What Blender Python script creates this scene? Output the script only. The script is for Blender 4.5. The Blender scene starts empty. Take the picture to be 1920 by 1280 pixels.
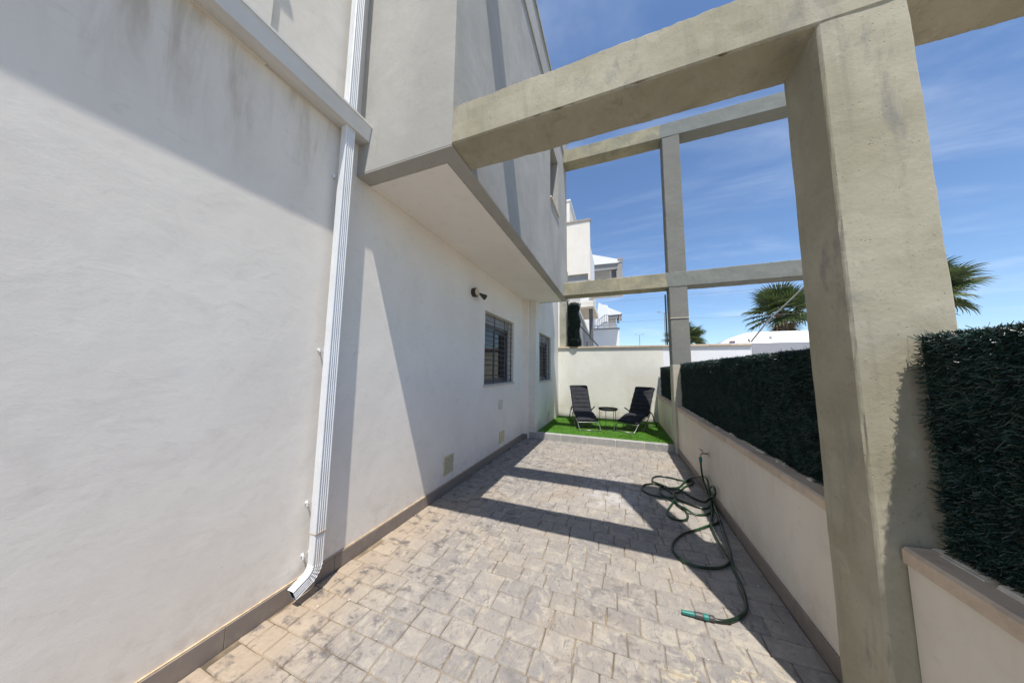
import bpy, bmesh, math, random
from mathutils import Vector, Matrix, noise
random.seed(7)
sc = bpy.context.scene
COL = sc.collection
R_ = math.radians

# ------------------------------------------------------------------ camera
cam_d = bpy.data.cameras.new("camera")
cam = bpy.data.objects.new("camera", cam_d)
COL.objects.link(cam)
yaw, pitch, roll = R_(-21.0719), R_(5.83787), R_(0.63271)
dv = Vector((math.sin(yaw) * math.cos(pitch), math.cos(yaw) * math.cos(pitch), math.sin(pitch)))
rv = Vector((math.cos(yaw), -math.sin(yaw), 0))
uv = rv.cross(dv)
Rv = math.cos(roll) * rv + math.sin(roll) * uv
Uv = -math.sin(roll) * rv + math.cos(roll) * uv
cam.matrix_world = Matrix(((Rv.x, Uv.x, -dv.x, 0.0), (Rv.y, Uv.y, -dv.y, 0.0), (Rv.z, Uv.z, -dv.z, 1.45), (0, 0, 0, 1)))
cam_d.sensor_width = 36.0
cam_d.lens = 520.75 / 1920 * 36
cam_d.clip_start = 0.05
cam_d.clip_end = 3000
sc.camera = cam

# ------------------------------------------------------------------ sky, sun, exposure
SUN_TRAVEL = Vector((-0.154, 0.362, -1.0)).normalized()
SUN_EL = math.asin(-SUN_TRAVEL.z)
SUN_ROT = math.atan2(-SUN_TRAVEL.x, -SUN_TRAVEL.y)
world = bpy.data.worlds.new("World")
sc.world = world
world.use_nodes = True
wn, wl = world.node_tree.nodes, world.node_tree.links
wn.clear()
w_out = wn.new("ShaderNodeOutputWorld")
w_bg = wn.new("ShaderNodeBackground")
w_sky = wn.new("ShaderNodeTexSky")
w_sky.sky_type = 'NISHITA'
w_sky.sun_disc = False
w_sky.sun_elevation = SUN_EL
w_sky.sun_rotation = SUN_ROT
w_sky.altitude = 100
w_sky.air_density = 1.0
w_sky.dust_density = 0.35
w_sky.ozone_density = 3.5
w_bg.inputs['Strength'].default_value = 0.130
# thin cirrus: noise over the sky direction projected on a high flat layer
w_tc = wn.new("ShaderNodeTexCoord")
w_sep = wn.new("ShaderNodeSeparateXYZ")
wl.new(w_tc.outputs['Generated'], w_sep.inputs[0])
w_z = wn.new("ShaderNodeMath"); w_z.operation = 'MAXIMUM'; w_z.inputs[1].default_value = 0.0
wl.new(w_sep.outputs['Z'], w_z.inputs[0])
w_za = wn.new("ShaderNodeMath"); w_za.operation = 'ADD'; w_za.inputs[1].default_value = 0.12
wl.new(w_z.outputs[0], w_za.inputs[0])
def wdiv(s):
    n = wn.new("ShaderNodeMath"); n.operation = 'DIVIDE'
    wl.new(s, n.inputs[0]); wl.new(w_za.outputs[0], n.inputs[1]); return n.outputs[0]
w_cmb = wn.new("ShaderNodeCombineXYZ")
wl.new(wdiv(w_sep.outputs['X']), w_cmb.inputs[0]); wl.new(wdiv(w_sep.outputs['Y']), w_cmb.inputs[1])
def wcloud(scale, rot, stretch, lo, hi, loc):
    mp = wn.new("ShaderNodeMapping")
    mp.inputs['Rotation'].default_value = (0, 0, R_(rot))
    mp.inputs['Scale'].default_value = (scale * stretch, scale, 1)
    mp.inputs['Location'].default_value = loc
    wl.new(w_cmb.outputs[0], mp.inputs[0])
    nz = wn.new("ShaderNodeTexNoise")
    nz.inputs['Scale'].default_value = 1.0; nz.inputs['Detail'].default_value = 7; nz.inputs['Roughness'].default_value = 0.58
    nz.inputs['Distortion'].default_value = 0.6
    wl.new(mp.outputs[0], nz.inputs['Vector'])
    mr = wn.new("ShaderNodeMapRange"); mr.interpolation_type = 'SMOOTHSTEP'
    mr.inputs['From Min'].default_value = lo; mr.inputs['From Max'].default_value = hi
    wl.new(nz.outputs['Fac'], mr.inputs[0]); return mr.outputs[0]
c1 = wcloud(2.2, 62, 0.22, 0.50, 0.90, (5.6, 2.9, 0))
c2 = wcloud(1.5, 20, 0.7, 0.48, 0.92, (2.3, 8.1, 0))
w_add = wn.new("ShaderNodeMath"); w_add.operation = 'ADD'
wl.new(c1, w_add.inputs[0]); wl.new(c2, w_add.inputs[1])
w_mul = wn.new("ShaderNodeMath"); w_mul.operation = 'MULTIPLY'; w_mul.inputs[1].default_value = 0.38; w_mul.use_clamp = True
wl.new(w_add.outputs[0], w_mul.inputs[0])
w_mix = wn.new("ShaderNodeMix"); w_mix.data_type = 'RGBA'
w_mix.inputs[7].default_value = (6.6, 7.2, 8.2, 1)
w_tint = wn.new("ShaderNodeMix"); w_tint.data_type = 'RGBA'; w_tint.blend_type = 'MULTIPLY'; w_tint.inputs[0].default_value = 1.0
w_tint.inputs[7].default_value = (0.94, 1.02, 1.10, 1)
wl.new(w_sky.outputs[0], w_tint.inputs[6])
wl.new(w_mul.outputs[0], w_mix.inputs[0]); wl.new(w_tint.outputs[2], w_mix.inputs[6])
wl.new(w_mix.outputs[2], w_bg.inputs['Color']); wl.new(w_bg.outputs[0], w_out.inputs[0])

sun_d = bpy.data.lights.new("sun", 'SUN')
sun_d.energy = 5.0
sun_d.angle = R_(0.5)
sun_d.color = (1.0, 0.955, 0.88)
sun = bpy.data.objects.new("sun", sun_d)
sun.rotation_euler = SUN_TRAVEL.to_track_quat('-Z', 'Y').to_euler()
COL.objects.link(sun)
sc.view_settings.view_transform = 'Standard'
sc.view_settings.look = 'None'
sc.view_settings.exposure = 0.32
sc.view_settings.gamma = 1.0
sc.view_settings.use_curve_mapping = False
sc.cycles.max_bounces = 8
sc.cycles.use_denoising = True

# ------------------------------------------------------------------ materials
class NT:
    def __init__(self, name):
        self.m = bpy.data.materials.new(name); self.m.use_nodes = True
        self.n, self.l = self.m.node_tree.nodes, self.m.node_tree.links
        self.b = self.n['Principled BSDF']
        g = self.n.new("ShaderNodeNewGeometry"); self.pos = g.outputs['Position']; self.nor = g.outputs['Normal']
    def mapping(self, scale=(1, 1, 1), rot=(0, 0, 0), src=None):
        mp = self.n.new("ShaderNodeMapping"); mp.inputs['Scale'].default_value = scale; mp.inputs['Rotation'].default_value = rot
        self.l.new(src or self.pos, mp.inputs[0]); return mp.outputs[0]
    def noise(self, scale, detail=4, rough=0.55, vec=None, dist=0):
        t = self.n.new("ShaderNodeTexNoise"); t.inputs['Scale'].default_value = scale; t.inputs['Detail'].default_value = detail
        t.inputs['Roughness'].default_value = rough; t.inputs['Distortion'].default_value = dist
        self.l.new(vec or self.pos, t.inputs['Vector']); return t.outputs['Fac']
    def voro(self, scale, vec=None, feat='F1'):
        t = self.n.new("ShaderNodeTexVoronoi"); t.feature = feat; t.inputs['Scale'].default_value = scale
        self.l.new(vec or self.pos, t.inputs['Vector']); return t.outputs['Distance']
    def rng(self, v, a, b, c=0.0, d=1.0):
        t = self.n.new("ShaderNodeMapRange"); t.interpolation_type = 'SMOOTHSTEP'
        t.inputs[1].default_value = a; t.inputs[2].default_value = b; t.inputs[3].default_value = c; t.inputs[4].default_value = d
        self.l.new(v, t.inputs[0]); return t.outputs[0]
    def math(self, op, a, b=None):
        t = self.n.new("ShaderNodeMath"); t.operation = op
        for i, x in enumerate((a, b)):
            if x is None: continue
            if isinstance(x, (int, float)): t.inputs[i].default_value = x
            else: self.l.new(x, t.inputs[i])
        return t.outputs[0]
    def mix(self, f, a, b):
        t = self.n.new("ShaderNodeMix"); t.data_type = 'RGBA'
        for i, x in ((0, f), (6, a), (7, b)):
            if isinstance(x, (int, float)): t.inputs[i].default_value = x
            elif isinstance(x, tuple): t.inputs[i].default_value = (*x, 1)
            else: self.l.new(x, t.inputs[i])
        return t.outputs[2]
    def xyz(self, src=None):
        s = self.n.new("ShaderNodeSeparateXYZ"); self.l.new(src or self.pos, s.inputs[0]); return s.outputs
    def rand(self):
        return self.n.new("ShaderNodeObjectInfo").outputs['Random']
    def out(self, col=None, rough=None, bump=None, bstr=0.3, bdist=0.01, metal=0, spec=None):
        if col is not None:
            if isinstance(col, tuple): self.b.inputs['Base Color'].default_value = (*col, 1)
            else: self.l.new(col, self.b.inputs['Base Color'])
        if rough is not None:
            if isinstance(rough, (int, float)): self.b.inputs['Roughness'].default_value = rough
            else: self.l.new(rough, self.b.inputs['Roughness'])
        self.b.inputs['Metallic'].default_value = metal
        if spec is not None: self.b.inputs['Specular IOR Level'].default_value = spec
        if bump is not None:
            t = self.n.new("ShaderNodeBump"); t.inputs['Strength'].default_value = bstr; t.inputs['Distance'].default_value = bdist
            self.l.new(bump, t.inputs['Height']); self.l.new(t.outputs[0], self.b.inputs['Normal'])
        return self.m

def mat_plain(name, col, rough=0.6, metal=0, var=0.06, spec=None, scale=9):
    t = NT(name)
    f = t.noise(scale, 3)
    c = t.mix(t.rng(f, 0.3, 0.7), tuple(x * (1 - var) for x in col), tuple(min(1, x * (1 + var)) for x in col))
    return t.out(c, rough, t.noise(120, 2), 0.05, 0.002, metal, spec)

def mat_render(name, c0, c1, dirt=None, streak=False, moss=False, bump=0.35, tint=None):
    """hand-trowelled painted render"""
    t = NT(name)
    vec = t.mapping((1, 1, 0.75))
    big = t.noise(1.3, 5, 0.6, vec, 0.5)
    c = t.mix(t.rng(big, 0.32, 0.68), c0, c1)
    med = t.noise(5.5, 6, 0.65, vec, 0.8)
    c = t.mix(t.rng(med, 0.50, 0.80, 0, 0.30), c, tuple(x * 0.78 for x in c0))
    fine = t.noise(70, 3, 0.6)
    arcs = t.noise(16, 6, 0.7, t.mapping((1, 0.5, 1), (0.5, 0, 0)), 0.9)
    c = t.mix(t.rng(arcs, 0.55, 0.72, 0, 0.26), c, tuple(x * 0.72 for x in c0))
    zs = t.xyz()[2]
    spl = t.math('MULTIPLY', t.rng(zs, 0.42, 0.10, 0, 1), t.rng(t.noise(11, 6, 0.75), 0.42, 0.70))
    c = t.mix(t.math('MULTIPLY', spl, 0.30), c, (0.42, 0.34, 0.25))
    if dirt:
        x = t.xyz()
        drips = t.noise(1.0, 6, 0.62, t.mapping((9, 9, 1.1)), 0.5)
        if streak:     # rain dirt that ran down from under the gutter
            zf = t.rng(x[2], 2.30, 3.30)
            f = t.math('MULTIPLY', t.rng(drips, 0.42, 0.70), zf)
            blob = t.noise(2.6, 5, 0.6, t.mapping((1, 1, 0.5)))
            f = t.math('MULTIPLY', t.math('ADD', f, t.math('MULTIPLY', zf, 0.20)), t.rng(blob, 0.28, 0.60))
            top = t.rng(x[2], 3.27, 3.285, 1, 0)
            f = t.math('MULTIPLY', t.math('MULTIPLY', f, top), t.rng(x[1], 1.75, 1.45))
            c = t.mix(t.math('MULTIPLY', f, 0.55), c, dirt)
        else:
            f = t.math('MULTIPLY', t.rng(drips, 0.56, 0.80), 0.28)
            c = t.mix(f, c, dirt)
    if moss:
        x = t.xyz()
        zf = t.rng(x[2], 0.12, 0.85, 1, 0)
        mo = t.noise(3.4, 6, 0.66, t.mapping((1, 1, 1.3)), 0.6)
        c = t.mix(t.math('MULTIPLY', t.math('MULTIPLY', zf, t.rng(mo, 0.40, 0.72)), 0.55), c, (0.42, 0.35, 0.22))
        c = t.mix(t.math('MULTIPLY', t.rng(t.noise(1.7, 4, 0.6), 0.45, 0.7), t.rng(x[2], 0.3, 1.6, 0.22, 0.05)), c, (0.46, 0.46, 0.35))
    h = t.math('ADD', t.math('MULTIPLY', t.noise(4.5, 5, 0.5, None, 0.3), 1.0), t.math('ADD', t.math('MULTIPLY', arcs, 0.17), t.math('MULTIPLY', t.noise(130, 4, 0.7), 0.09)))
    return t.out(c, 0.88, h, bump * 0.8, 0.012, 0, 0.25)

M = {}
M['white'] = mat_render("white_render", (0.785, 0.73, 0.655), (0.835, 0.785, 0.71), (0.33, 0.27, 0.19), streak=True)
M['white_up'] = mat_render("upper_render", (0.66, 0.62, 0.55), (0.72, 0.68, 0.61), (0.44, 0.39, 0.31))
M['cream'] = mat_render("cream_render", (0.70, 0.67, 0.60), (0.76, 0.74, 0.68), (0.52, 0.45, 0.33), moss=True)
M['cream_low'] = mat_render("cream_low_wall", (0.66, 0.60, 0.52), (0.73, 0.68, 0.60), (0.52, 0.44, 0.34))
M['cream_moss'] = mat_render("cream_low_wall_moss", (0.62, 0.57, 0.46), (0.70, 0.66, 0.54), (0.45, 0.38, 0.26), moss=True)
M['backwhite'] = mat_render("white_back_wall", (0.76, 0.77, 0.80), (0.80, 0.81, 0.84), bump=0.2)
M['backshade'] = mat_render("shade_grey_back_wall", (0.33, 0.34, 0.38), (0.37, 0.38, 0.42), bump=0.2)  # grey base colour stands in for shade on this stretch of wall
M['grey'] = mat_render("grey_render", (0.355, 0.345, 0.315), (0.43, 0.42, 0.385), (0.28, 0.27, 0.24), bump=0.6)
M['greyside'] = mat_render("grey_side_render", (0.355, 0.345, 0.32), (0.43, 0.42, 0.39), (0.27, 0.26, 0.24), bump=0.6)
M['soffit'] = mat_render("soffit_render", (0.82, 0.775, 0.72), (0.86, 0.815, 0.76), bump=0.12)
M['neigh'] = mat_render("neighbour_render", (0.72, 0.67, 0.59), (0.76, 0.72, 0.65), (0.55, 0.45, 0.30), bump=0.1)
M['neighwhite'] = mat_render("neighbour_white", (0.78, 0.79, 0.80), (0.82, 0.83, 0.84), bump=0.1)
M['taupe'] = mat_plain("taupe_paint", (0.32, 0.29, 0.26), 0.8)
M['dkgrey'] = mat_plain("dark_grey_paint", (0.13, 0.13, 0.13), 0.7)
M['midgrey'] = mat_plain("mid_grey_paint", (0.30, 0.30, 0.30), 0.8)

def mat_concrete(name, raw0, raw1, paint=None, xlim=None, zlim=None, grime=(0.16, 0.15, 0.12)):
    t = NT(name)
    big = t.noise(2.2, 6, 0.62, None, 0.4)
    c = t.mix(t.rng(big, 0.30, 0.68), raw0, raw1)
    blot = t.noise(4.3, 5, 0.7, t.mapping((1, 1, 0.45)), 0.6)
    c = t.mix(t.rng(blot, 0.55, 0.72, 0, 0.75), c, (raw0[0] * 0.70, raw0[1] * 0.74, raw0[2] * 0.92))
    fine = t.noise(48, 5, 0.7)
    c = t.mix(t.rng(fine, 0.56, 0.75, 0, 0.5), c, grime)
    pits = t.voro(75, t.mapping((1, 1, 1)))
    drp = t.noise(1.0, 5, 0.65, t.mapping((11, 11, 1.0)), 0.4)
    c = t.mix(t.rng(drp, 0.52, 0.74, 0, 0.42), c, (0.20, 0.19, 0.15))
    wht = t.noise(6.0, 6, 0.75, None, 0.8)
    c = t.mix(t.rng(wht, 0.58, 0.72, 0, 0.35), c, (0.52, 0.48, 0.38))
    pm = t.math('MULTIPLY', t.rng(pits, 0.06, 0.24, 1, 0), t.rng(t.noise(13, 5, 0.7), 0.55, 0.64))
    c = t.mix(t.math('MULTIPLY', pm, 0.75), c, (0.07, 0.065, 0.05))
    wob = t.math('MULTIPLY', t.math('SUBTRACT', t.noise(3, 3), 0.5), 0.10)
    if paint:
        x = t.xyz()
        pc = t.mix(t.rng(t.noise(3, 5, 0.6), 0.3, 0.7), paint, tuple(v * 1.12 for v in paint))
        if xlim is not None:
            f = t.rng(t.math('ADD', x[0], wob), xlim - 0.004, xlim + 0.004)
        else:
            f = t.math('ADD', 1.0, 0.0)
        if zlim is not None:
            f = t.math('MULTIPLY', f, t.rng(t.math('ADD', x[2], t.math('MULTIPLY', wob, 0.25)), zlim - 0.004, zlim + 0.004))
        c = t.mix(f, c, pc)
    h = t.math('ADD', t.math('MULTIPLY', t.noise(7, 6, 0.6, None, 0.2), 1.0), t.math('MULTIPLY', fine, 0.25))
    h = t.math('SUBTRACT', h, t.math('MULTIPLY', pm, 0.8))
    return t.out(c, 0.92, h, 0.38, 0.012, 0, 0.2)
M['beam'] = mat_concrete("raw_beam_concrete", (0.31, 0.285, 0.205), (0.405, 0.375, 0.29))
M['farbeam'] = mat_concrete("half_painted_beam", (0.25, 0.24, 0.18), (0.38, 0.345, 0.23), (0.195, 0.205, 0.188), xlim=0.87)
M['farcol'] = mat_concrete("painted_column", (0.44, 0.42, 0.34), (0.52, 0.49, 0.41), (0.19, 0.19, 0.172), zlim=1.58)
M['rough'] = mat_concrete("rough_concrete", (0.33, 0.33, 0.27), (0.42, 0.42, 0.35))

def mat_paver():
    t = NT("stamped_concrete")
    r = t.rand()
    c = t.mix(r, (0.222, 0.206, 0.194), (0.285, 0.262, 0.238))
    big = t.noise(1.15, 5, 0.62, None, 0.5)
    c = t.mix(t.rng(big, 0.45, 0.66, 0, 0.45), c, (0.33, 0.265, 0.195))
    mid = t.noise(7.5, 7, 0.68, None, 1.3)
    c = t.mix(t.rng(mid, 0.46, 0.66, 0, 0.85), c, (0.365, 0.33, 0.28))
    veins = t.noise(13, 7, 0.72, t.mapping((1.6, 0.8, 1)), 2.4)
    c = t.mix(t.rng(veins, 0.56, 0.68, 0, 0.6), c, (0.42, 0.335, 0.215))
    c = t.mix(t.rng(veins, 0.36, 0.46, 0.6, 0), c, (0.13, 0.116, 0.116))
    x = t.xyz()
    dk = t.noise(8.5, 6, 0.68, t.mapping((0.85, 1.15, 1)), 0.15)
    zone = t.math('MAXIMUM', t.rng(x[0], -0.7, -1.4), t.rng(t.noise(0.9, 2), 0.44, 0.60, 0, 0.8))  # stain blotches, spread over the left side partly to deepen the shade there
    c = t.mix(t.math('MULTIPLY', t.math('MULTIPLY', t.rng(x[0], -1.25, -1.95), t.rng(x[1], 3.4, 2.2)), 0.6), c, (0.40, 0.30, 0.20))
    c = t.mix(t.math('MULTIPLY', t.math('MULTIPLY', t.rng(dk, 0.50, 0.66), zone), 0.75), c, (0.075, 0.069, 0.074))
    # pale worn smear with dark specks in the middle of the yard
    dsx = t.math('MULTIPLY', t.math('ADD', x[0], 0.10), 1.5)
    dsy = t.math('SUBTRACT', x[1], 3.75)
    d2 = t.math('ADD', t.math('MULTIPLY', dsx, dsx), t.math('MULTIPLY', dsy, dsy))
    sm = t.math('MULTIPLY', t.rng(d2, 0.55, 0.02), t.rng(t.noise(6, 6, 0.7), 0.38, 0.62))
    c = t.mix(t.math('MULTIPLY', sm, 0.6), c, (0.47, 0.45, 0.45))
    dy2 = t.math('SUBTRACT', x[1], 4.2)
    d3 = t.math('ADD', t.math('MULTIPLY', dsx, dsx), t.math('MULTIPLY', dy2, dy2))
    c = t.mix(t.math('MULTIPLY', t.rng(d3, 0.10, 0.01), t.rng(t.noise(34, 4, 0.7), 0.56, 0.60)), c, (0.07, 0.07, 0.09))
    # lime bloom where the sealer has worn off (front right)
    lb = t.noise(8.5, 7, 0.75, None, 1.0)
    z2 = t.math('MULTIPLY', t.rng(x[0], -0.15, 0.5), t.rng(x[1], 2.1, 1.6))
    c = t.mix(t.math('MULTIPLY', t.math('MULTIPLY', t.rng(lb, 0.52, 0.60), z2), 0.8), c, (0.55, 0.47, 0.31))
    c = t.mix(t.rng(t.noise(60, 4, 0.7), 0.6, 0.8, 0, 0.4), c, (0.16, 0.14, 0.12))
    h = t.math('ADD', t.math('MULTIPLY', t.noise(10, 7, 0.65, t.mapping((1.3, 0.8, 1)), 2.0), 1.0), t.math('MULTIPLY', t.noise(70, 3), 0.12))
    return t.out(c, t.rng(mid, 0.3, 0.7, 0.62, 0.85), h, 0.30, 0.012, 0, 0.35)
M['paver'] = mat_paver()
t = NT("sandy_joint")
M['joint'] = t.out(t.mix(t.rng(t.noise(5, 5), 0.35, 0.65), (0.10, 0.075, 0.05), (0.27, 0.205, 0.135)), 0.95, t.noise(150, 3), 0.4, 0.003)
t = NT("skirting_tile")
c = t.mix(t.rand(), (0.225, 0.19, 0.165), (0.265, 0.225, 0.195))
c = t.mix(t.rng(t.noise(14, 6, 0.7), 0.45, 0.75, 0, 0.6), c, (0.34, 0.29, 0.24))
M['skirt'] = t.out(c, 0.6, t.noise(60, 3), 0.1, 0.002)
M['grout'] = mat_plain("sand_grout", (0.50, 0.38, 0.24), 0.95, var=0.2, scale=30)
M['mortar'] = mat_plain("pale_mortar", (0.62, 0.57, 0.47), 0.95, var=0.15, scale=30)
t = NT("kerb_concrete")
c = t.mix(t.rand(), (0.25, 0.25, 0.25), (0.33, 0.325, 0.31))
c = t.mix(t.rng(t.noise(9, 6, 0.7), 0.4, 0.7, 0, 0.6), c, (0.42, 0.40, 0.36))
M['kerb'] = t.out(c, 0.9, t.noise(90, 4, 0.7), 0.4, 0.003)
t = NT("coping_stone")
c = t.mix(t.rand(), (0.50, 0.40, 0.30), (0.60, 0.49, 0.38))
c = t.mix(t.rng(t.noise(12, 6, 0.7), 0.45, 0.7, 0, 0.6), c, (0.38, 0.31, 0.24))
M['coping'] = t.out(c, 0.85, t.noise(35, 5, 0.7), 0.5, 0.006)
M['sill'] = mat_plain("sill_stone", (0.56, 0.51, 0.44), 0.7, var=0.1, scale=25)
t = NT("white_aluminium")
xz = t.xyz()[2]
ca = t.mix(t.rng(t.noise(6, 4), 0.3, 0.7), (0.69, 0.70, 0.71), (0.74, 0.755, 0.77))
dm = t.math('MULTIPLY', t.rng(t.noise(1.0, 6, 0.7, t.mapping((30, 30, 3))), 0.45, 0.72), t.math('MAXIMUM', t.rng(xz, 0.9, 0.1), 0.25))
M['alu'] = t.out(t.mix(t.math('MULTIPLY', dm, 0.5), ca, (0.42, 0.36, 0.28)), 0.36, t.noise(5, 2), 0.04, 0.004, 0, 0.5)
M['gutter'] = mat_plain("gutter_paint", (0.66, 0.65, 0.62), 0.45, var=0.05, spec=0.5, scale=3)
M['frame'] = mat_plain("anodised_frame", (0.12, 0.12, 0.125), 0.42, 0.3)
M['shutter'] = mat_plain("shutter_box_grey", (0.30, 0.30, 0.30), 0.5)
M['bar'] = mat_plain("grille_bar", (0.10, 0.10, 0.105), 0.5, 0.3)
t = NT("dark_pane")
M['pane'] = t.out((0.006, 0.007, 0.010), 0.04, None, spec=0.4)
M['inside'] = mat_plain("dark_interior", (0.02, 0.02, 0.022), 0.9)
M['black'] = mat_plain("black_plastic", (0.018, 0.017, 0.017), 0.4)
M['brownblack'] = mat_plain("dark_bronze", (0.035, 0.026, 0.02), 0.45)
M['beige'] = mat_plain("beige_plastic", (0.58, 0.50, 0.36), 0.5, var=0.1, scale=40)
M['yvent'] = mat_plain("aged_vent_plastic", (0.60, 0.52, 0.32), 0.6, var=0.15, scale=30)
M['vent'] = mat_plain("ivory_plate", (0.60, 0.57, 0.50), 0.6)
M['silver'] = mat_plain("silver_tube", (0.24, 0.24, 0.245), 0.38, 0.7)
M['steel'] = mat_plain("chromed_brass", (0.50, 0.46, 0.40), 0.3, 0.85)
t = NT("black_cushion")
f = t.noise(240, 2)
M['fabric'] = t.out(t.mix(t.rng(t.noise(8, 4), 0.3, 0.7), (0.014, 0.0145, 0.019), (0.024, 0.025, 0.032)), 0.85, f, 0.3, 0.002, 0, 0.35)
t = NT("hose_rubber")
sx = t.noise(3.5, 3)
M['hose'] = t.out(t.mix(t.rng(sx, 0.4, 0.62), (0.006, 0.016, 0.010), (0.016, 0.050, 0.022)), 0.28, None, spec=0.5)
M['teal'] = mat_plain("teal_plastic", (0.012, 0.16, 0.135), 0.35, var=0.05)
M['greymetal'] = mat_plain("dark_connector", (0.055, 0.05, 0.05), 0.4)
M['greenpost'] = mat_plain("green_post_paint", (0.012, 0.035, 0.03), 0.4)
M['wire'] = mat_plain("dull_wire", (0.14, 0.14, 0.15), 0.6)
M['lamppost'] = mat_plain("galvanised_post", (0.25, 0.25, 0.25), 0.5)
M['vanwhite'] = mat_plain("van_white", (0.80, 0.80, 0.80), 0.25, var=0.01, spec=0.5, scale=1)
M['vangrey'] = mat_plain("van_grey_trim", (0.25, 0.25, 0.26), 0.4)
M['red'] = mat_plain("red_marker", (0.30, 0.03, 0.02), 0.4)
M['roofwhite'] = mat_plain("white_roof_paint", (0.80, 0.80, 0.80), 0.6, var=0.02)

def mat_leaf(name, cols, rough=0.5, scale=18, spec=0.4, trans=0.0):
    t = NT(name)
    f = t.noise(scale, 3)
    c = t.mix(t.rng(f, 0.32, 0.68), cols[0], cols[1])
    f2 = t.noise(scale * 9, 2)
    c = t.mix(t.rng(f2, 0.55, 0.72, 0, 0.8), c, cols[2])
    t.b.inputs['Subsurface Weight'].default_value = 0.0
    m = t.out(c, rough, None, spec=spec)
    if trans:
        tr = t.n.new("ShaderNodeBsdfTranslucent"); mx = t.n.new("ShaderNodeMixShader"); mx.inputs[0].default_value = trans
        t.l.new(c, tr.inputs[0]); t.l.new(t.b.outputs[0], mx.inputs[1]); t.l.new(tr.outputs[0], mx.inputs[2])
        t.l.new(mx.outputs[0], t.n['Material Output'].inputs[0])
    return m
M['hedge'] = mat_leaf("hedge_needles", [(0.005, 0.020, 0.017), (0.012, 0.042, 0.032), (0.055, 0.125, 0.095)], 0.38, 9, 0.5)
M['hedgeback'] = mat_plain("hedge_backing", (0.006, 0.014, 0.011), 0.8)
M['grass'] = mat_leaf("turf_blades", [(0.125, 0.245, 0.028), (0.18, 0.32, 0.045), (0.32, 0.46, 0.11)], 0.55, 3, 0.3, 0.25)
M['turf'] = mat_leaf("turf_backing", [(0.06, 0.19, 0.02), (0.08, 0.23, 0.03), (0.04, 0.12, 0.015)], 0.9, 30)
M['palm'] = mat_leaf("palm_leaf", [(0.06, 0.095, 0.032), (0.11, 0.15, 0.05), (0.18, 0.20, 0.07)], 0.45, 4, 0.5, 0.2)
M['palmdry'] = mat_leaf("dry_palm_leaf", [(0.20, 0.14, 0.08), (0.26, 0.18, 0.11), (0.15, 0.10, 0.06)], 0.8, 4)
M['trunk'] = mat_plain("palm_trunk", (0.16, 0.12, 0.085), 0.9, var=0.3, scale=12)
t = NT("dusty_ground")
M['ground'] = t.out(t.mix(t.rng(t.noise(0.6, 6), 0.3, 0.7), (0.26, 0.23, 0.18), (0.34, 0.30, 0.24)), 0.95, t.noise(12, 4), 0.4, 0.02)

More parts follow.
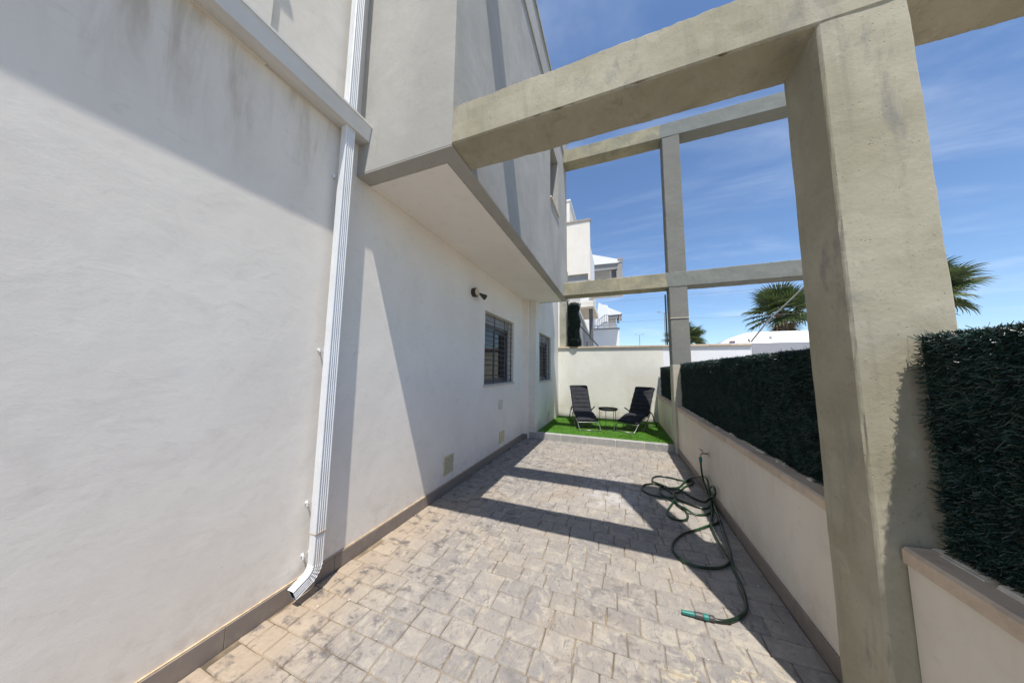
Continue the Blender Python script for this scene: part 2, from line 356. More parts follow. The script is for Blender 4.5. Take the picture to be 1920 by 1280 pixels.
# ------------------------------------------------------------------ mesh helpers
def link(o, parent=None):
    COL.objects.link(o)
    if parent: o.parent = parent
    return o
def tag(o, label=None, cat=None, group=None, kind=None):
    if label: o['label'] = label
    if cat: o['category'] = cat
    if group: o['group'] = group
    if kind: o['kind'] = kind
    return o
def empty(name, loc=(0, 0, 0), rz=0.0):
    o = bpy.data.objects.new(name, None); o.location = loc; o.rotation_euler = (0, 0, rz); o.empty_display_size = 0.1
    COL.objects.link(o); return o
class MB:
    def __init__(self): self.v = []; self.f = []; self.mi = []
    def box(self, x0, x1, y0, y1, z0, z1, mi=0):
        b = len(self.v)
        self.v += [(x, y, z) for z in (z0, z1) for y in (y0, y1) for x in (x0, x1)]
        for q in ((0, 2, 3, 1), (4, 5, 7, 6), (0, 1, 5, 4), (2, 6, 7, 3), (0, 4, 6, 2), (1, 3, 7, 5)):
            self.f.append([b + i for i in q]); self.mi.append(mi)
        return self
    def prism(self, pts, axis, a, b2, mi=0):
        """polygon pts in the two other axes, extruded along axis from a to b2"""
        n = len(pts); b = len(self.v)
        for w in (a, b2):
            for p in pts:
                self.v.append({'x': (w, p[0], p[1]), 'y': (p[0], w, p[1]), 'z': (p[0], p[1], w)}[axis])
        self.f.append([b + i for i in range(n)][::-1]); self.f.append([b + n + i for i in range(n)])
        for i in range(n): self.f.append([b + i, b + (i + 1) % n, b + n + (i + 1) % n, b + n + i])
        self.mi += [mi] * (n + 2)
        return self
    def tube(self, pts, r, seg=8, cap=True, mi=0):
        pts = [Vector(p) for p in pts]; n = len(pts); b = len(self.v)
        rr = r if isinstance(r, (list, tuple)) else [r] * n
        up = None
        for i, p in enumerate(pts):
            d = (pts[min(i + 1, n - 1)] - pts[max(i - 1, 0)]).normalized()
            if up is None:
                up = Vector((0, 0, 1)) if abs(d.z) < 0.9 else Vector((1, 0, 0))
            s = d.cross(up).normalized(); up = s.cross(d).normalized()
            for k in range(seg):
                a = 2 * math.pi * k / seg
                self.v.append(tuple(p + rr[i] * (math.cos(a) * s + math.sin(a) * up)))
        for i in range(n - 1):
            for k in range(seg):
                k2 = (k + 1) % seg
                self.f.append([b + i * seg + k, b + i * seg + k2, b + (i + 1) * seg + k2, b + (i + 1) * seg + k]); self.mi.append(mi)
        if cap:
            self.f.append([b + k for k in range(seg)][::-1]); self.f.append([b + (n - 1) * seg + k for k in range(seg)]); self.mi += [mi, mi]
        return self
    def lathe(self, prof, axis_from, axis_dir, seg=20, mi=0):
        """prof: list of (radius, distance along axis)"""
        o = Vector(axis_from); d = Vector(axis_dir).normalized()
        u = d.orthogonal().normalized(); w = d.cross(u); b = len(self.v); n = len(prof)
        for (r, h) in prof:
            for k in range(seg):
                a = 2 * math.pi * k / seg
                self.v.append(tuple(o + d * h + r * (math.cos(a) * u + math.sin(a) * w)))
        for i in range(n - 1):
            for k in range(seg):
                k2 = (k + 1) % seg
                self.f.append([b + i * seg + k, b + i * seg + k2, b + (i + 1) * seg + k2, b + (i + 1) * seg + k]); self.mi.append(mi)
        self.f.append([b + k for k in range(seg)][::-1]); self.f.append([b + (n - 1) * seg + k for k in range(seg)]); self.mi += [mi, mi]
        return self
    def build(self, name, mats, parent=None, bevel=0, smooth=False, segs=1, loc=None):
        me = bpy.data.meshes.new(name); me.from_pydata(self.v, [], self.f)
        mats = mats if isinstance(mats, (list, tuple)) else [mats]
        for m in mats: me.materials.append(m)
        if len(mats) > 1: me.polygons.foreach_set('material_index', self.mi)
        bm = bmesh.new(); bm.from_mesh(me)
        bmesh.ops.recalc_face_normals(bm, faces=bm.faces)
        if bevel:
            bmesh.ops.bevel(bm, geom=[e for e in bm.edges if len(e.link_faces) == 2 and e.calc_face_angle(0) > 0.5], offset=bevel, segments=segs, affect='EDGES', clamp_overlap=True)
        if loc is not None:
            bmesh.ops.translate(bm, verts=bm.verts, vec=-Vector(loc))
        bm.to_mesh(me); bm.free()
        if smooth: me.shade_smooth()
        o = bpy.data.objects.new(name, me)
        if loc is not None: o.location = loc
        return link(o, parent)
def boxo(name, x0, x1, y0, y1, z0, z1, m, parent=None, bevel=0):
    return MB().box(x0, x1, y0, y1, z0, z1).build(name, m, parent, bevel)
def copy_tree(o, parent=None):
    c = o.copy(); COL.objects.link(c); c.parent = parent
    for ch in [x for x in bpy.data.objects if x.parent == o]: copy_tree(ch, c)
    return c

def wall_holes(mb, x0, x1, y0, y1, z0, z1, holes):
    """wall slab thin in x with rectangular openings (ya, yb, za, zb) sorted by y"""
    y = y0
    for (ya, yb, za, zb) in holes:
        if ya > y: mb.box(x0, x1, y, ya, z0, z1)
        mb.box(x0, x1, ya, yb, z0, za); mb.box(x0, x1, ya, yb, zb, z1)
        y = yb
    if y1 > y: mb.box(x0, x1, y, y1, z0, z1)

def rough_bar(name, axis, a0, a1, u0, u1, v0, v1, mat, parent, amp=0.004, chip=0.012, step=0.05, seed=0.0, chipedge=(1, -1)):
    """cast concrete bar: real worn arrises, chips and slight waviness. u,v are the two cross axes in order"""
    n = max(2, int((a1 - a0) / step)); P = []
    k = 6
    corners = [(u0, v0), (u1, v0), (u1, v1), (u0, v1)]
    ring = []
    for c in range(4):
        p, q = corners[c], corners[(c + 1) % 4]
        for i in range(k):
            tt = [0.0, 0.035, 0.25, 0.5, 0.75, 0.965][i]
            ring.append((p[0] + (q[0] - p[0]) * tt, p[1] + (q[1] - p[1]) * tt, i == 0))
    cu, cv = (u0 + u1) / 2, (v0 + v1) / 2
    m = MB(); L = len(ring)
    for i in range(n + 1):
        w = a0 + (a1 - a0) * i / n
        for (u, v, corner) in ring:
            nn = noise.noise(Vector((w * 4 + seed, u * 5, v * 5)))
            n2 = noise.noise(Vector((w * 16 + seed, u * 9 + 3, v * 9)))
            d = amp * (nn + 0.5 * n2)
            if corner:
                d -= 0.005 + 0.005 * abs(noise.noise(Vector((w * 55 + seed, u * 7, v * 7))))
                cc = noise.noise(Vector((w * 7 + seed * 3, u * 3 + 9, v * 3))) + 0.5 * noise.noise(Vector((w * 23 + seed, u, v)))
                if cc > 0.15: d -= chip * min(1.2, (cc - 0.15) * 2.4) * (0.5 + abs(noise.noise(Vector((w * 40, seed, u)))))
            du, dv_ = u - cu, v - cv
            l = math.hypot(du, dv_)
            u2, v2 = u + du / l * d, v + dv_ / l * d
            P.append({'x': (w, u2, v2), 'y': (u2, w, v2), 'z': (u2, v2, w)}[axis])
    m.v = P
    for i in range(n):
        for j in range(L):
            j2 = (j + 1) % L
            m.f.append([i * L + j, i * L + j2, (i + 1) * L + j2, (i + 1) * L + j])
    m.f.append(list(range(L))); m.f.append([n * L + j for j in range(L)])
    m.mi = [0] * len(m.f)
    return m.build(name, mat, parent)

# ================================================================== GROUND
XW, XO, XR = -1.962, -1.053, 0.951
g = boxo("ground", -400, 400, -200, 900, -0.30, -0.02, M['ground']); tag(g, kind='structure')

# paving: sandy bed with separately pressed stones
paving = boxo("paving", -1.98, 0.955, -3.2, 5.872, -0.02, -0.007, M['joint']); tag(paving, kind='structure')
def row_y(j, x):
    return -3.1 + j * 0.137 + 0.007 * noise.noise(Vector((x * 1.3, j * 5.3, 0))) + 0.003 * noise.noise(Vector((x * 6, j * 9.1, 3)))
def paver_geo(xa0, xa1, xb0, xb1, j):
    """outline points of one stone between row lines j and j+1"""
    G = 0.0020
    def edge(xs, jj, dy): return [(x, row_y(jj, x) + dy) for x in xs]
    bot = edge([xa0 + G, xa0 + (xb0 - xa0) * 0.33, xa0 + (xb0 - xa0) * 0.66, xb0 - G], j, G)
    top = edge([xb1 - G, xa1 + (xb1 - xa1) * 0.66, xa1 + (xb1 - xa1) * 0.33, xa1 + G], j + 1, -G)
    mr = ((bot[-1][0] + top[0][0]) / 2 + random.uniform(-.0025, .0025), (bot[-1][1] + top[0][1]) / 2)
    ml = ((bot[0][0] + top[-1][0]) / 2 + random.uniform(-.0025, .0025), (bot[0][1] + top[-1][1]) / 2)
    # clip the four corners a little
    def corner(p, q, r):
        a = 0.006
        d1 = Vector((q[0] - p[0], q[1] - p[1])).normalized() * a; d2 = Vector((r[0] - p[0], r[1] - p[1])).normalized() * a
        return [(p[0] + d1.x, p[1] + d1.y), (p[0] + d2.x, p[1] + d2.y)]
    c = []
    c += corner(bot[0], ml, bot[1]); c += bot[1:3]
    c += corner(bot[3], bot[2], mr); c += [mr]
    c += corner(top[0], mr, top[1]); c += top[1:3]
    c += corner(top[3], top[2], ml); c += [ml]
    return c
def paver_add(mb, c):
    n = len(c); cx = sum(p[0] for p in c) / n; cy = sum(p[1] for p in c) / n; b = len(mb.v)
    tilt = Vector((random.uniform(-.012, .012), random.uniform(-.012, .012)))
    h0 = random.uniform(-0.0009, 0.0009)
    def zz(x, y): return h0 + tilt.x * (x - cx) + tilt.y * (y - cy) + 0.0012 * noise.noise(Vector((x * 11, y * 11, 1)))
    for p in c: mb.v.append((p[0], p[1], -0.0068))
    for p in c:
        dx, dy = cx - p[0], cy - p[1]; l = math.hypot(dx, dy)
        x, y = p[0] + dx / l * 0.005, p[1] + dy / l * 0.005
        mb.v.append((x, y, zz(x, y) - 0.0012))
    for p in c:
        x, y = p[0] + (cx - p[0]) * 0.22, p[1] + (cy - p[1]) * 0.22
        mb.v.append((x, y, zz(x, y)))
    for i in range(n):
        k = (i + 1) % n
        mb.f.append([b + i, b + k, b + n + k, b + n + i]); mb.f.append([b + n + i, b + n + k, b + 2 * n + k, b + 2 * n + i])
    mb.f.append([b + 2 * n + i for i in range(n)])
    mb.mi += [0] * (2 * n + 1)
rows = []
for j in range(0, 66):
    if row_y(j, 0) > 5.82: break
    w = random.choice((0.150, 0.165, 0.185, 0.205, 0.215))
    x = -1.95 - random.uniform(0.02, 0.15); xs = [(x, x)]
    while x < 0.96:
        x += w * random.choice((1, 1, 1, 0.78, 1.22)) * random.uniform(0.95, 1.05)
        s = random.uniform(-.004, .004); xs.append((x - s, x + s))
    if 0.937 - xs[-2][0] < 0.07: xs.pop(-2)
    if xs[1][0] + 1.948 < 0.07: xs.pop(0)
    for a, b in zip(xs[:-1], xs[1:]):
        a0, a1 = max(a[0], -1.948), max(a[1], -1.948); b0, b1 = min(b[0], 0.937), min(b[1], 0.937)
        if b0 - a0 < 0.03: continue
        rows.append((row_y(j, (a0 + b0) / 2), a0, a1, b0, b1, j))
vis = sorted([r for r in rows if r[0] > 0.86], key=lambda r: r[0])
near, rest = vis[:300], vis[300:] + [r for r in rows if r[0] <= 0.86]
for r in near:
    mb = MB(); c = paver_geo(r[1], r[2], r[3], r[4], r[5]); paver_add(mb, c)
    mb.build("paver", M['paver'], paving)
mb = MB()
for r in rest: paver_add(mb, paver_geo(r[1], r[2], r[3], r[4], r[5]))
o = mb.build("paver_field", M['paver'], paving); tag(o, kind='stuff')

# kerb
kerb = boxo("kerb", -1.845, 0.935, 5.880, 5.985, -0.02, 0.122, M['mortar']); tag(kerb, kind='structure')
ks = [-1.845, -1.672, -1.156, -0.634, -0.106, 0.411, 0.900]
for a, b in zip(ks[:-1], ks[1:]):
    o = MB().box(a + 0.006, b - 0.006, 5.868, 5.995, -0.01, 0.130).build("kerb_block", M['kerb'], kerb, bevel=0.006)

# lawn
lawn = boxo("lawn", -1.70, 0.93, 5.985, 8.307, -0.02, 0.128, M['turf']); tag(lawn, kind='structure')
vs, fs = [], []
for i in range(52000):
    x, y = random.uniform(-1.69, 0.92), random.uniform(5.965, 8.30)
    a = random.uniform(0, 6.28); h = random.uniform(0.014, 0.030) * (1.15 if y < 6.4 else 1); w = 0.0022
    k_ = noise.noise(Vector((x * 2.2, y * 2.2, 0)))
    h *= 1.0 + 0.5 * k_
    lx, ly = random.uniform(-.014, .014) + 0.012 * k_, random.uniform(-.014, .014) - 0.008
    b = len(vs)
    vs += [(x - w * math.cos(a), y - w * math.sin(a), 0.127), (x + w * math.cos(a), y + w * math.sin(a), 0.127), (x + lx, y + ly, 0.127 + h)]
    fs.append((b, b + 1, b + 2))
me = bpy.data.meshes.new("grass"); me.from_pydata(vs, [], fs); me.materials.append(M['grass'])
o = bpy.data.objects.new("grass", me); link(o); tag(o, kind='stuff')

# ================================================================== HOUSE
house = empty("house", (-2.2, 2.0, 0))
def hp(o):
    o.parent = house; o.matrix_parent_inverse = Matrix.Translation((2.2, -2.0, 0)); return o
tag(house, "white rendered house with grey overhanging upper floor along the patio", "house")
W1 = (3.90, 5.19, 1.21, 2.39)
mb = MB(); wall_holes(mb, -2.262, XW, -4.0, 5.776, -0.05, 3.27, [W1])
hp(mb.build("wall", M['white']))
# upper wall: two slightly stepped planes
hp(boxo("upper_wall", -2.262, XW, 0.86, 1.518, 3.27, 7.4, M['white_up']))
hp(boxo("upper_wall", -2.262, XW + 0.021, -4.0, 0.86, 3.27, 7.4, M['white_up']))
hp(MB().box(-1.941, -1.85, -0.6, 0.716, 4.46, 4.50).build("window_sill", M['sill']))
# far, set-forward part of the ground floor
W2 = (6.16, 7.32, 1.20, 2.32)
mb = MB(); wall_holes(mb, -2.05, -1.70, 5.876, 8.307, -0.05, 6.9, [W2])
hp(mb.build("wall", M['cream']))
hp(boxo("pilaster", -2.262, -1.848, 5.776, 5.873, -0.05, 3.012, M['white']))
# overhanging upper floor
MATS = [M['grey'], M['greyside']]
UW = (4.535, 5.20, 4.50, 5.62)
mb = MB()
mb.box(-1.962, XO, 1.518, 1.700, 3.018, 6.30, 0)
mb.box(-1.962, -1.31, 1.518, 1.700, 6.302, 7.4, 0)
def sidewall(mb, x0, x1, y0, y1, z0, z1, h):
    mb.box(x0, x1, y0, h[0], z0, z1); mb.box(x0, x1, h[1], y1, z0, z1)
    mb.box(x0, x1, h[0], h[1], z0, h[2]); mb.box(x0, x1, h[0], h[1], h[3], z1)
mb2 = MB()
sidewall(mb2, -1.256, XO, 1.700, 6.19, 3.018, 6.30, UW)
mb2.mi = [0] * len(mb2.f)
hp(mb.build("overhang_front", M['grey']))
hp(mb2.build("overhang_side", M['greyside']))
hp(boxo("overhang_end", -1.70, -1.256, 6.0, 6.19, 3.018, 6.9, M['greyside']))
hp(boxo("overhang_roof", -2.2, -1.07, 1.70, 6.18, 6.7, 6.85, M['greyside']))
hp(boxo("parapet_band", -1.30, XO + 0.022, 1.50, 6.21, 6.301, 6.88, M['greyside']))
hp(boxo("parapet_coping", -1.34, XO + 0.045, 1.49, 6.24, 6.882, 6.93, M['rough']))
# soffit: painted lip around a pale panel
mb = MB()
mb.box(-1.960, XO - 0.001, 1.5195, 1.645, 3.006, 3.017)
mb.box(-1.172, XO - 0.001, 1.645, 6.189, 3.006, 3.017)
mb.box(-1.698, -1.172, 6.13, 6.189, 3.006, 3.017)
hp(mb.build("soffit_border", M['grey']))
hp(boxo("soffit", -1.960, -1.178, 1.651, 6.124, 3.003, 3.020, M['soffit']))
# upper side window
hp(boxo("window_reveal", -1.40, -1.262, 4.45, 5.30, 4.4, 5.7, M['inside']))
wf = hp(MB().box(-1.23, -1.20, 4.538, 4.59, 4.503, 5.617).box(-1.23, -1.20, 5.145, 5.197, 4.503, 5.617).box(-1.23, -1.20, 4.59, 5.145, 4.503, 4.56).box(-1.23, -1.20, 4.59, 5.145, 5.56, 5.617).build("window", M['frame']))
boxo("pane", -1.222, -1.214, 4.59, 5.145, 4.56, 5.56, M['pane'], wf)
hp(boxo("window_sill", -1.20, XO + 0.03, 4.515, 5.22, 4.468, 4.499, M['sill'], None, 0.004))

def barred_window(ya, yb, za, zb, xf, x_wall, name_label):
    w = yb - ya; h = zb - za; f = 0.045
    xb0, xb1 = xf - 0.06, xf
    zs = zb - 0.17                     # underside of the shutter box
    mb = MB()
    mb.box(xb0, xb1, ya, ya + f, za, zs).box(xb0, xb1, yb - f, yb, za, zs)
    mb.box(xb0, xb1, ya + f, yb - f, za, za + f).box(xb0, xb1, ya + f, yb - f, zs - f, zs)
    win = hp(mb.build("window", M['frame'], None, 0.002))
    boxo("shutter_box", xb0 - 0.02, xb1 + 0.02, ya + 0.002, yb - 0.002, zs + 0.002, zb - 0.002, M['shutter'], win, 0.004)
    for (a, b, dx) in ((ya + f, ya + w * 0.53, -0.002), (ya + w * 0.47, yb - f, -0.026)):
        s = 0.05; x1 = xb1 - 0.006 + dx; x0 = x1 - 0.022
        mbs = MB().box(x0, x1, a, a + s, za + f + .002, zs - f - .002).box(x0, x1, b - s, b, za + f + .002, zs - f - .002)
        mbs.box(x0, x1, a + s, b - s, za + f + .002, za + f + s).box(x0, x1, a + s, b - s, zs - f - s, zs - f - .002)
        mbs.build("sash", M['frame'], win, 0.002)
        boxo("pane", x0 + 0.008, x0 + 0.014, a + s - .001, b - s + .001, za + f + s - .001, zs - f - s + .001, M['pane'], win)
    boxo("interior", xb0 - 0.16, xb0 - 0.14, ya - .05, yb + .05, za - .05, zb + .05, M['inside'], win)
    boxo("curtain", xb0 - 0.10, xb0 - 0.09, ya + w * .62, yb - .01, za + .02, zs, M['taupe'], win)
    xg = x_wall - 0.035
    n = 13
    for k in range(n):
        z = za + 0.05 + (h - 0.10) * k / (n - 1)
        MB().tube([(xg, ya + 0.002, z), (xg, yb - 0.002, z)], 0.0048, 6).build("grille_bar", M['bar'], win, smooth=True)
    for u in (0.03, 0.36, 0.70, 0.97):
        y = ya + w * u
        MB().box(xg - 0.018, xg - 0.006, y - 0.007, y + 0.007, za + 0.01, zb - 0.02).build("grille_post", M['bar'], win)
    MB().box(xf - 0.05, x_wall + 0.028, ya - 0.02, yb + 0.02, za - 0.030, za - 0.001).build("window_sill", M['sill'], win, 0.004)
    return win
barred_window(*W1, XW - 0.13, XW, "")
barred_window(*W2, -1.70 - 0.11, -1.70, "")

# skirting along the house
grout = hp(boxo("skirting_grout", XW + 0.0005, XW + 0.010, -3.1, 5.775, -0.006, 0.111, M['grout']))
y = -3.1 + 0.02; yj = 1.555
edges = [yj + 0.60 * k for k in range(-8, 8)]
edges = [e for e in edges if e < 5.70] + [5.764]
for a, b in zip(edges[:-1], edges[1:]):
    hp(MB().box(XW + 0.004, XW + 0.0145, a + 0.0015, b - 0.0015, -0.006, 0.104).build("skirting_tile", M['skirt'], None, 0.0015))
hp(MB().box(-1.947, -1.852, 5.764, 5.7755, -0.006, 0.104).build("skirting_tile", M['skirt'], None, 0.0015))

# ---- gutter
gut = empty("gutter", (-1.9, 1.0, 3.3))
tag(gut, "white rectangular metal gutter running along the wall at first floor height", "gutter")
def par(o, root):
    o.parent = root; o.matrix_parent_inverse = Matrix.Translation(-Vector(root.location)); return o
prof = [(XW + 0.001, 3.296), (-1.868, 3.286), (-1.826, 3.36), (-1.822, 3.400), (-1.828, 3.400), (-1.832, 3.362), (-1.872, 3.293), (-1.950, 3.302), (-1.950, 3.392), (XW + 0.001, 3.392)]
# front face is broad: lower lip folded back under
prof = [(XW + 0.001, 3.283), (-1.900, 3.272), (-1.846, 3.272), (-1.826, 3.385), (-1.818, 3.385), (-1.818, 3.402), (-1.834, 3.402), (-1.834, 3.385), (-1.852, 3.280), (-1.950, 3.288), (-1.950, 3.40), (XW + 0.001, 3.40)]
par(MB().prism(prof, 'y', -4.0, 1.517).build("trough", M['gutter']), gut)
par(MB().prism([(XW + 0.002, 3.285), (-1.850, 3.275), (-1.828, 3.398), (XW + 0.002, 3.398)], 'y', 1.500, 1.5165).build("end_cap", M['gutter']), gut)
for yy in (-2.6, -1.4, -0.3):
    par(MB().box(-1.945, -1.836, yy, yy + 0.02, 3.396, 3.4035).build("bracket", M['gutter']), gut)

# ---- downpipe
dp = empty("downpipe", (-1.88, 1.37, 0))
tag(dp, "white ribbed square downpipe with curved shoe on the house wall", "downpipe")
PY0, PY1, PX0, PX1 = 1.333, 1.402, -1.912, -1.860
def ring_at(o, rt, nrm_in, wy, dx):
    """ribbed rectangular section: outline points in (side, out) plane"""
    pts = []
    # front face (towards +x) with five flutes
    nfl = 4
    pts.append((0.0, -dx / 2)); pts.append((0.0, dx / 2 - 0.004)); pts.append((0.004, dx / 2))
    for k in range(nfl):
        a = 0.008 + (wy - 0.016) * (k) / nfl; st = (wy - 0.016) / nfl
        pts += [(a, dx / 2), (a + st * 0.25, dx / 2 - 0.006), (a + st * 0.70, dx / 2 - 0.006), (a + st * 0.98, dx / 2)]
    pts += [(wy - 0.004, dx / 2), (wy, dx / 2 - 0.004), (wy, -dx / 2)]
    return pts
def sweep(path, wy, dx, extra=None):
    """path: (point, tangent) in the y-z plane; section: 'side' axis perpendicular to tangent in the y-z plane, 'out' = +x"""
    mb = MB(); sec = ring_at(None, None, None, wy, dx); L = len(sec)
    for i, (p, tg) in enumerate(path):
        tg = Vector(tg).normalized(); side = Vector((0, -tg.z, tg.y)) * -1.0
        ex = extra[i] if extra else 0.0
        for (s, x) in sec:
            s2 = s - wy / 2
            k = 1.0 + ex
            q = Vector(p) + side * s2 * k + Vector((x * k, 0, 0))
            mb.v.append(tuple(q))
    for i in range(len(path) - 1):
        for j in range(L):
            j2 = (j + 1) % L
            mb.f.append([i * L + j, i * L + j2, (i + 1) * L + j2, (i + 1) * L + j]); mb.mi.append(0)
    return mb
cx, cy = (PX0 + PX1) / 2, (PY0 + PY1) / 2; wy = PY1 - PY0; dx = PX1 - PX0
def straight(z0, z1):
    return [((cx, cy, z1), (0, 0, -1)), ((cx, cy, z0), (0, 0, -1))]
par(sweep(straight(0.19, 0.376), wy, dx).build("pipe", M['alu']), dp)
par(sweep(straight(0.379, 3.272), wy + 0.004, dx + 0.004).build("pipe", M['alu']), dp)
par(sweep(straight(3.33, 7.3), wy + 0.004, dx + 0.004).build("pipe", M['alu']), dp)
par(MB().box(PX0 + .002, PX1 - .002, PY0 + .002, PY1 - .002, 3.25, 3.2755).build("outlet", M['gutter']), dp)
path, ex = [], []
for k in range(25):
    a = R_(68) * k / 24; rad = 0.085
    p = Vector((cx, cy - rad + rad * math.cos(a), 0.19 - rad * math.sin(a)))
    path.append((p, (0, -math.sin(a), -math.cos(a)))); ex.append((0.07, 0.03, -0.03, 0.03)[k % 4])
ex[0] = ex[-1] = 0.0
last, tg = path[-1][0], Vector(path[-1][1])
path.append((last + tg * 0.085, tuple(tg))); ex.append(0.0)
par(sweep(path, wy, dx, ex).build("elbow", M['alu']), dp)
path2 = [(p + Vector((0, 0, 0)), t_) for p, t_ in path[-2:]]
par(sweep([(path2[1][0] - tg * 0.004, tuple(tg)), (path2[1][0] - tg * 0.06, tuple(tg))], wy - 0.008, dx - 0.008).build("pipe_inside", M['black']), dp)
for z in (0.56, 0.235, 1.572, 2.863):
    par(MB().box(XW - .002, PX0 + .004, PY0 + .03, PY0 + .045, z - 0.006, z + 0.006).tube([(XW, PY0 + 0.0, z), (XW + 0.03, PY0 - 0.012, z)], 0.005, 6).tube([(XW + 0.03, PY0 - 0.018, z - .012), (XW + 0.03, PY0 - 0.018, z + .012)], 0.006, 6).build("clamp", M['alu']), dp)
    mbm = MB().lathe([(0.001, 0), (0.014, 0.0005), (0.010, 0.004), (0.003, 0.006)], (XW, PY0 - 0.004, z), (1, 0, 0), 9)
    par(mbm.build("mortar_patch", M['gutter']), dp)
par(MB().box(PX0 - .003, PX1 + .0022, PY0 - .0022, PY1 + .0022, 0.374, 0.3795).build("sealant_seam", M['grout']), dp)

# ---- wall lamp
lamp = empty("wall_lamp", (XW, 3.50, 2.57))
tag(lamp, "small black spotlight with a beige round cap above the barred window", "wall lamp")
par(MB().lathe([(0.062, 0), (0.066, 0.006), (0.066, 0.060), (0.060, 0.066)], (XW, 3.49, 2.565), (1, 0, 0), 24).build("base", M['brownblack'], smooth=False), lamp)
par(MB().lathe([(0.054, 0), (0.054, 0.006), (0.050, 0.010)], (XW + 0.066, 3.49, 2.568), (1, -0.12, 0), 24).build("cap", M['beige']), lamp)
par(MB().lathe([(0.012, 0), (0.018, 0.012), (0.020, 0.03), (0.042, 0.105), (0.043, 0.115), (0.037, 0.115), (0.028, 0.10)], (XW + 0.075, 3.545, 2.560), (0.42, 0.80, -0.34), 20).build("spot_head", M['brownblack']), lamp)
par(MB().tube([(XW + 0.05, 3.53, 2.56), (XW + 0.085, 3.56, 2.553)], 0.014, 8).build("joint", M['brownblack']), lamp)

# ---- vents and plates
def vent(y0, y1, z0, z1, m, lbl, cat, louv, x=XW, group=None):
    v = empty("air_vent" if louv else "wall_plate", (x, (y0 + y1) / 2, z0))
    tag(v, lbl, cat, group)
    fr = 0.016
    if louv:
        mb = MB().box(x + .0005, x + 0.010, y0, y0 + fr, z0, z1).box(x + .0005, x + 0.010, y1 - fr, y1, z0, z1).box(x + .0005, x + 0.010, y0 + fr, y1 - fr, z0, z0 + fr).box(x + .0005, x + 0.010, y0 + fr, y1 - fr, z1 - fr, z1)
        par(mb.build("frame", m, None, 0.0015), v)
        par(boxo("backing", x + .0004, x + 0.002, y0 + fr, y1 - fr, z0 + fr, z1 - fr, M['brownblack']), v)
        n = 12
        for k in range(n):
            z = z0 + fr + (z1 - z0 - 2 * fr) * (k + 0.1) / n; hh = (z1 - z0 - 2 * fr) / n * 0.45
            par(MB().prism([(x + .002, z + hh), (x + .0095, z), (x + .0095, z + 0.003), (x + .002, z + hh + 0.003)], 'y', y0 + fr, y1 - fr).build("slat", m), v)
    else:
        par(MB().box(x + .0005, x + 0.009, y0, y1, z0, z1).build("plate", m, None, 0.003), v)
        par(MB().box(x + .009, x + 0.0105, y0 + .018, y1 - .018, z0 + .018, z1 - .018).build("cover", m, None, 0.001), v)
    return v
vent(2.890, 3.097, 0.200, 0.415, M['yvent'], "yellowed louvred vent grille low on the wall, nearest of the plates", "vent", True)
vent(4.525, 4.740, 0.185, 0.385, M['yvent'], "plain yellowed cover plate just above the skirting near the kerb", "cover plate", False)
vent(4.475, 4.640, 0.765, 0.925, M['vent'], "small square ivory plate under the larger barred window", "cover plate", False)
vent(7.00, 7.13, 0.29, 0.44, M['vent'], "small ivory plate low on the stained wall beside the turf", "cover plate", False, -1.70)

# ================================================================== CONCRETE FRAMES
def frame(y0, y1, cx0, cx1, near_):
    f = empty("concrete_frame", (cx0, y0, 0))
    if near_:
        tag(f, "raw beige concrete pergola beam frame nearest the camera, spanning from the overhang", "concrete frame")
        bm_, cm_ = M['beam'], M['beam']
    else:
        tag(f, "far half-painted concrete frame of column and crossing beams above the kerb", "concrete frame")
        bm_, cm_ = M['farbeam'], M['farcol']
    xend = 4.2
    par(rough_bar("beam", 'x', XO + 0.001, xend, y0, y1, 3.020, 3.302, bm_, None, 0.006, 0.018, 0.016, seed=1.3 if near_ else 5.1), f)
    par(rough_bar("beam", 'x', XO + 0.001, xend, y0, y1, 6.045, 6.345, bm_, None, 0.005, 0.014, 0.05, seed=8.3), f)
    if near_:
        segs = [(-0.05, 3.022), (3.300, 6.047)]
        par(rough_bar("column", 'z', -0.02, 3.024, cx0, cx1, y0 + .006, y1 - .006, cm_, None, 0.003, 0.008, 0.05, seed=3), f)
        par(rough_bar("column", 'z', 3.298, 6.05, cx0, cx1, y0 + .006, y1 - .006, cm_, None, 0.003, 0.008, 0.05, seed=4), f)
    else:
        par(rough_bar("column", 'z', -0.02, 3.024, cx0, cx1, y0 + .006, y1 - .006, cm_, None, 0.003, 0.008, 0.05, seed=3), f)
        par(rough_bar("column", 'z', 3.298, 6.05, cx0, cx1, y0 + .006, y1 - .006, cm_, None, 0.003, 0.008, 0.05, seed=4), f)
    if not near_:
        par(boxo('paint_seam', cx0 - 0.001, cx1 - 0.002, y0 - 0.0055, y0 + 0.01, 2.425, 2.436, M['mortar']), f)
    return f
frame(1.518, 1.810, 0.878, 1.168, True)
frame(5.773, 6.073, 0.906, 1.207, False)

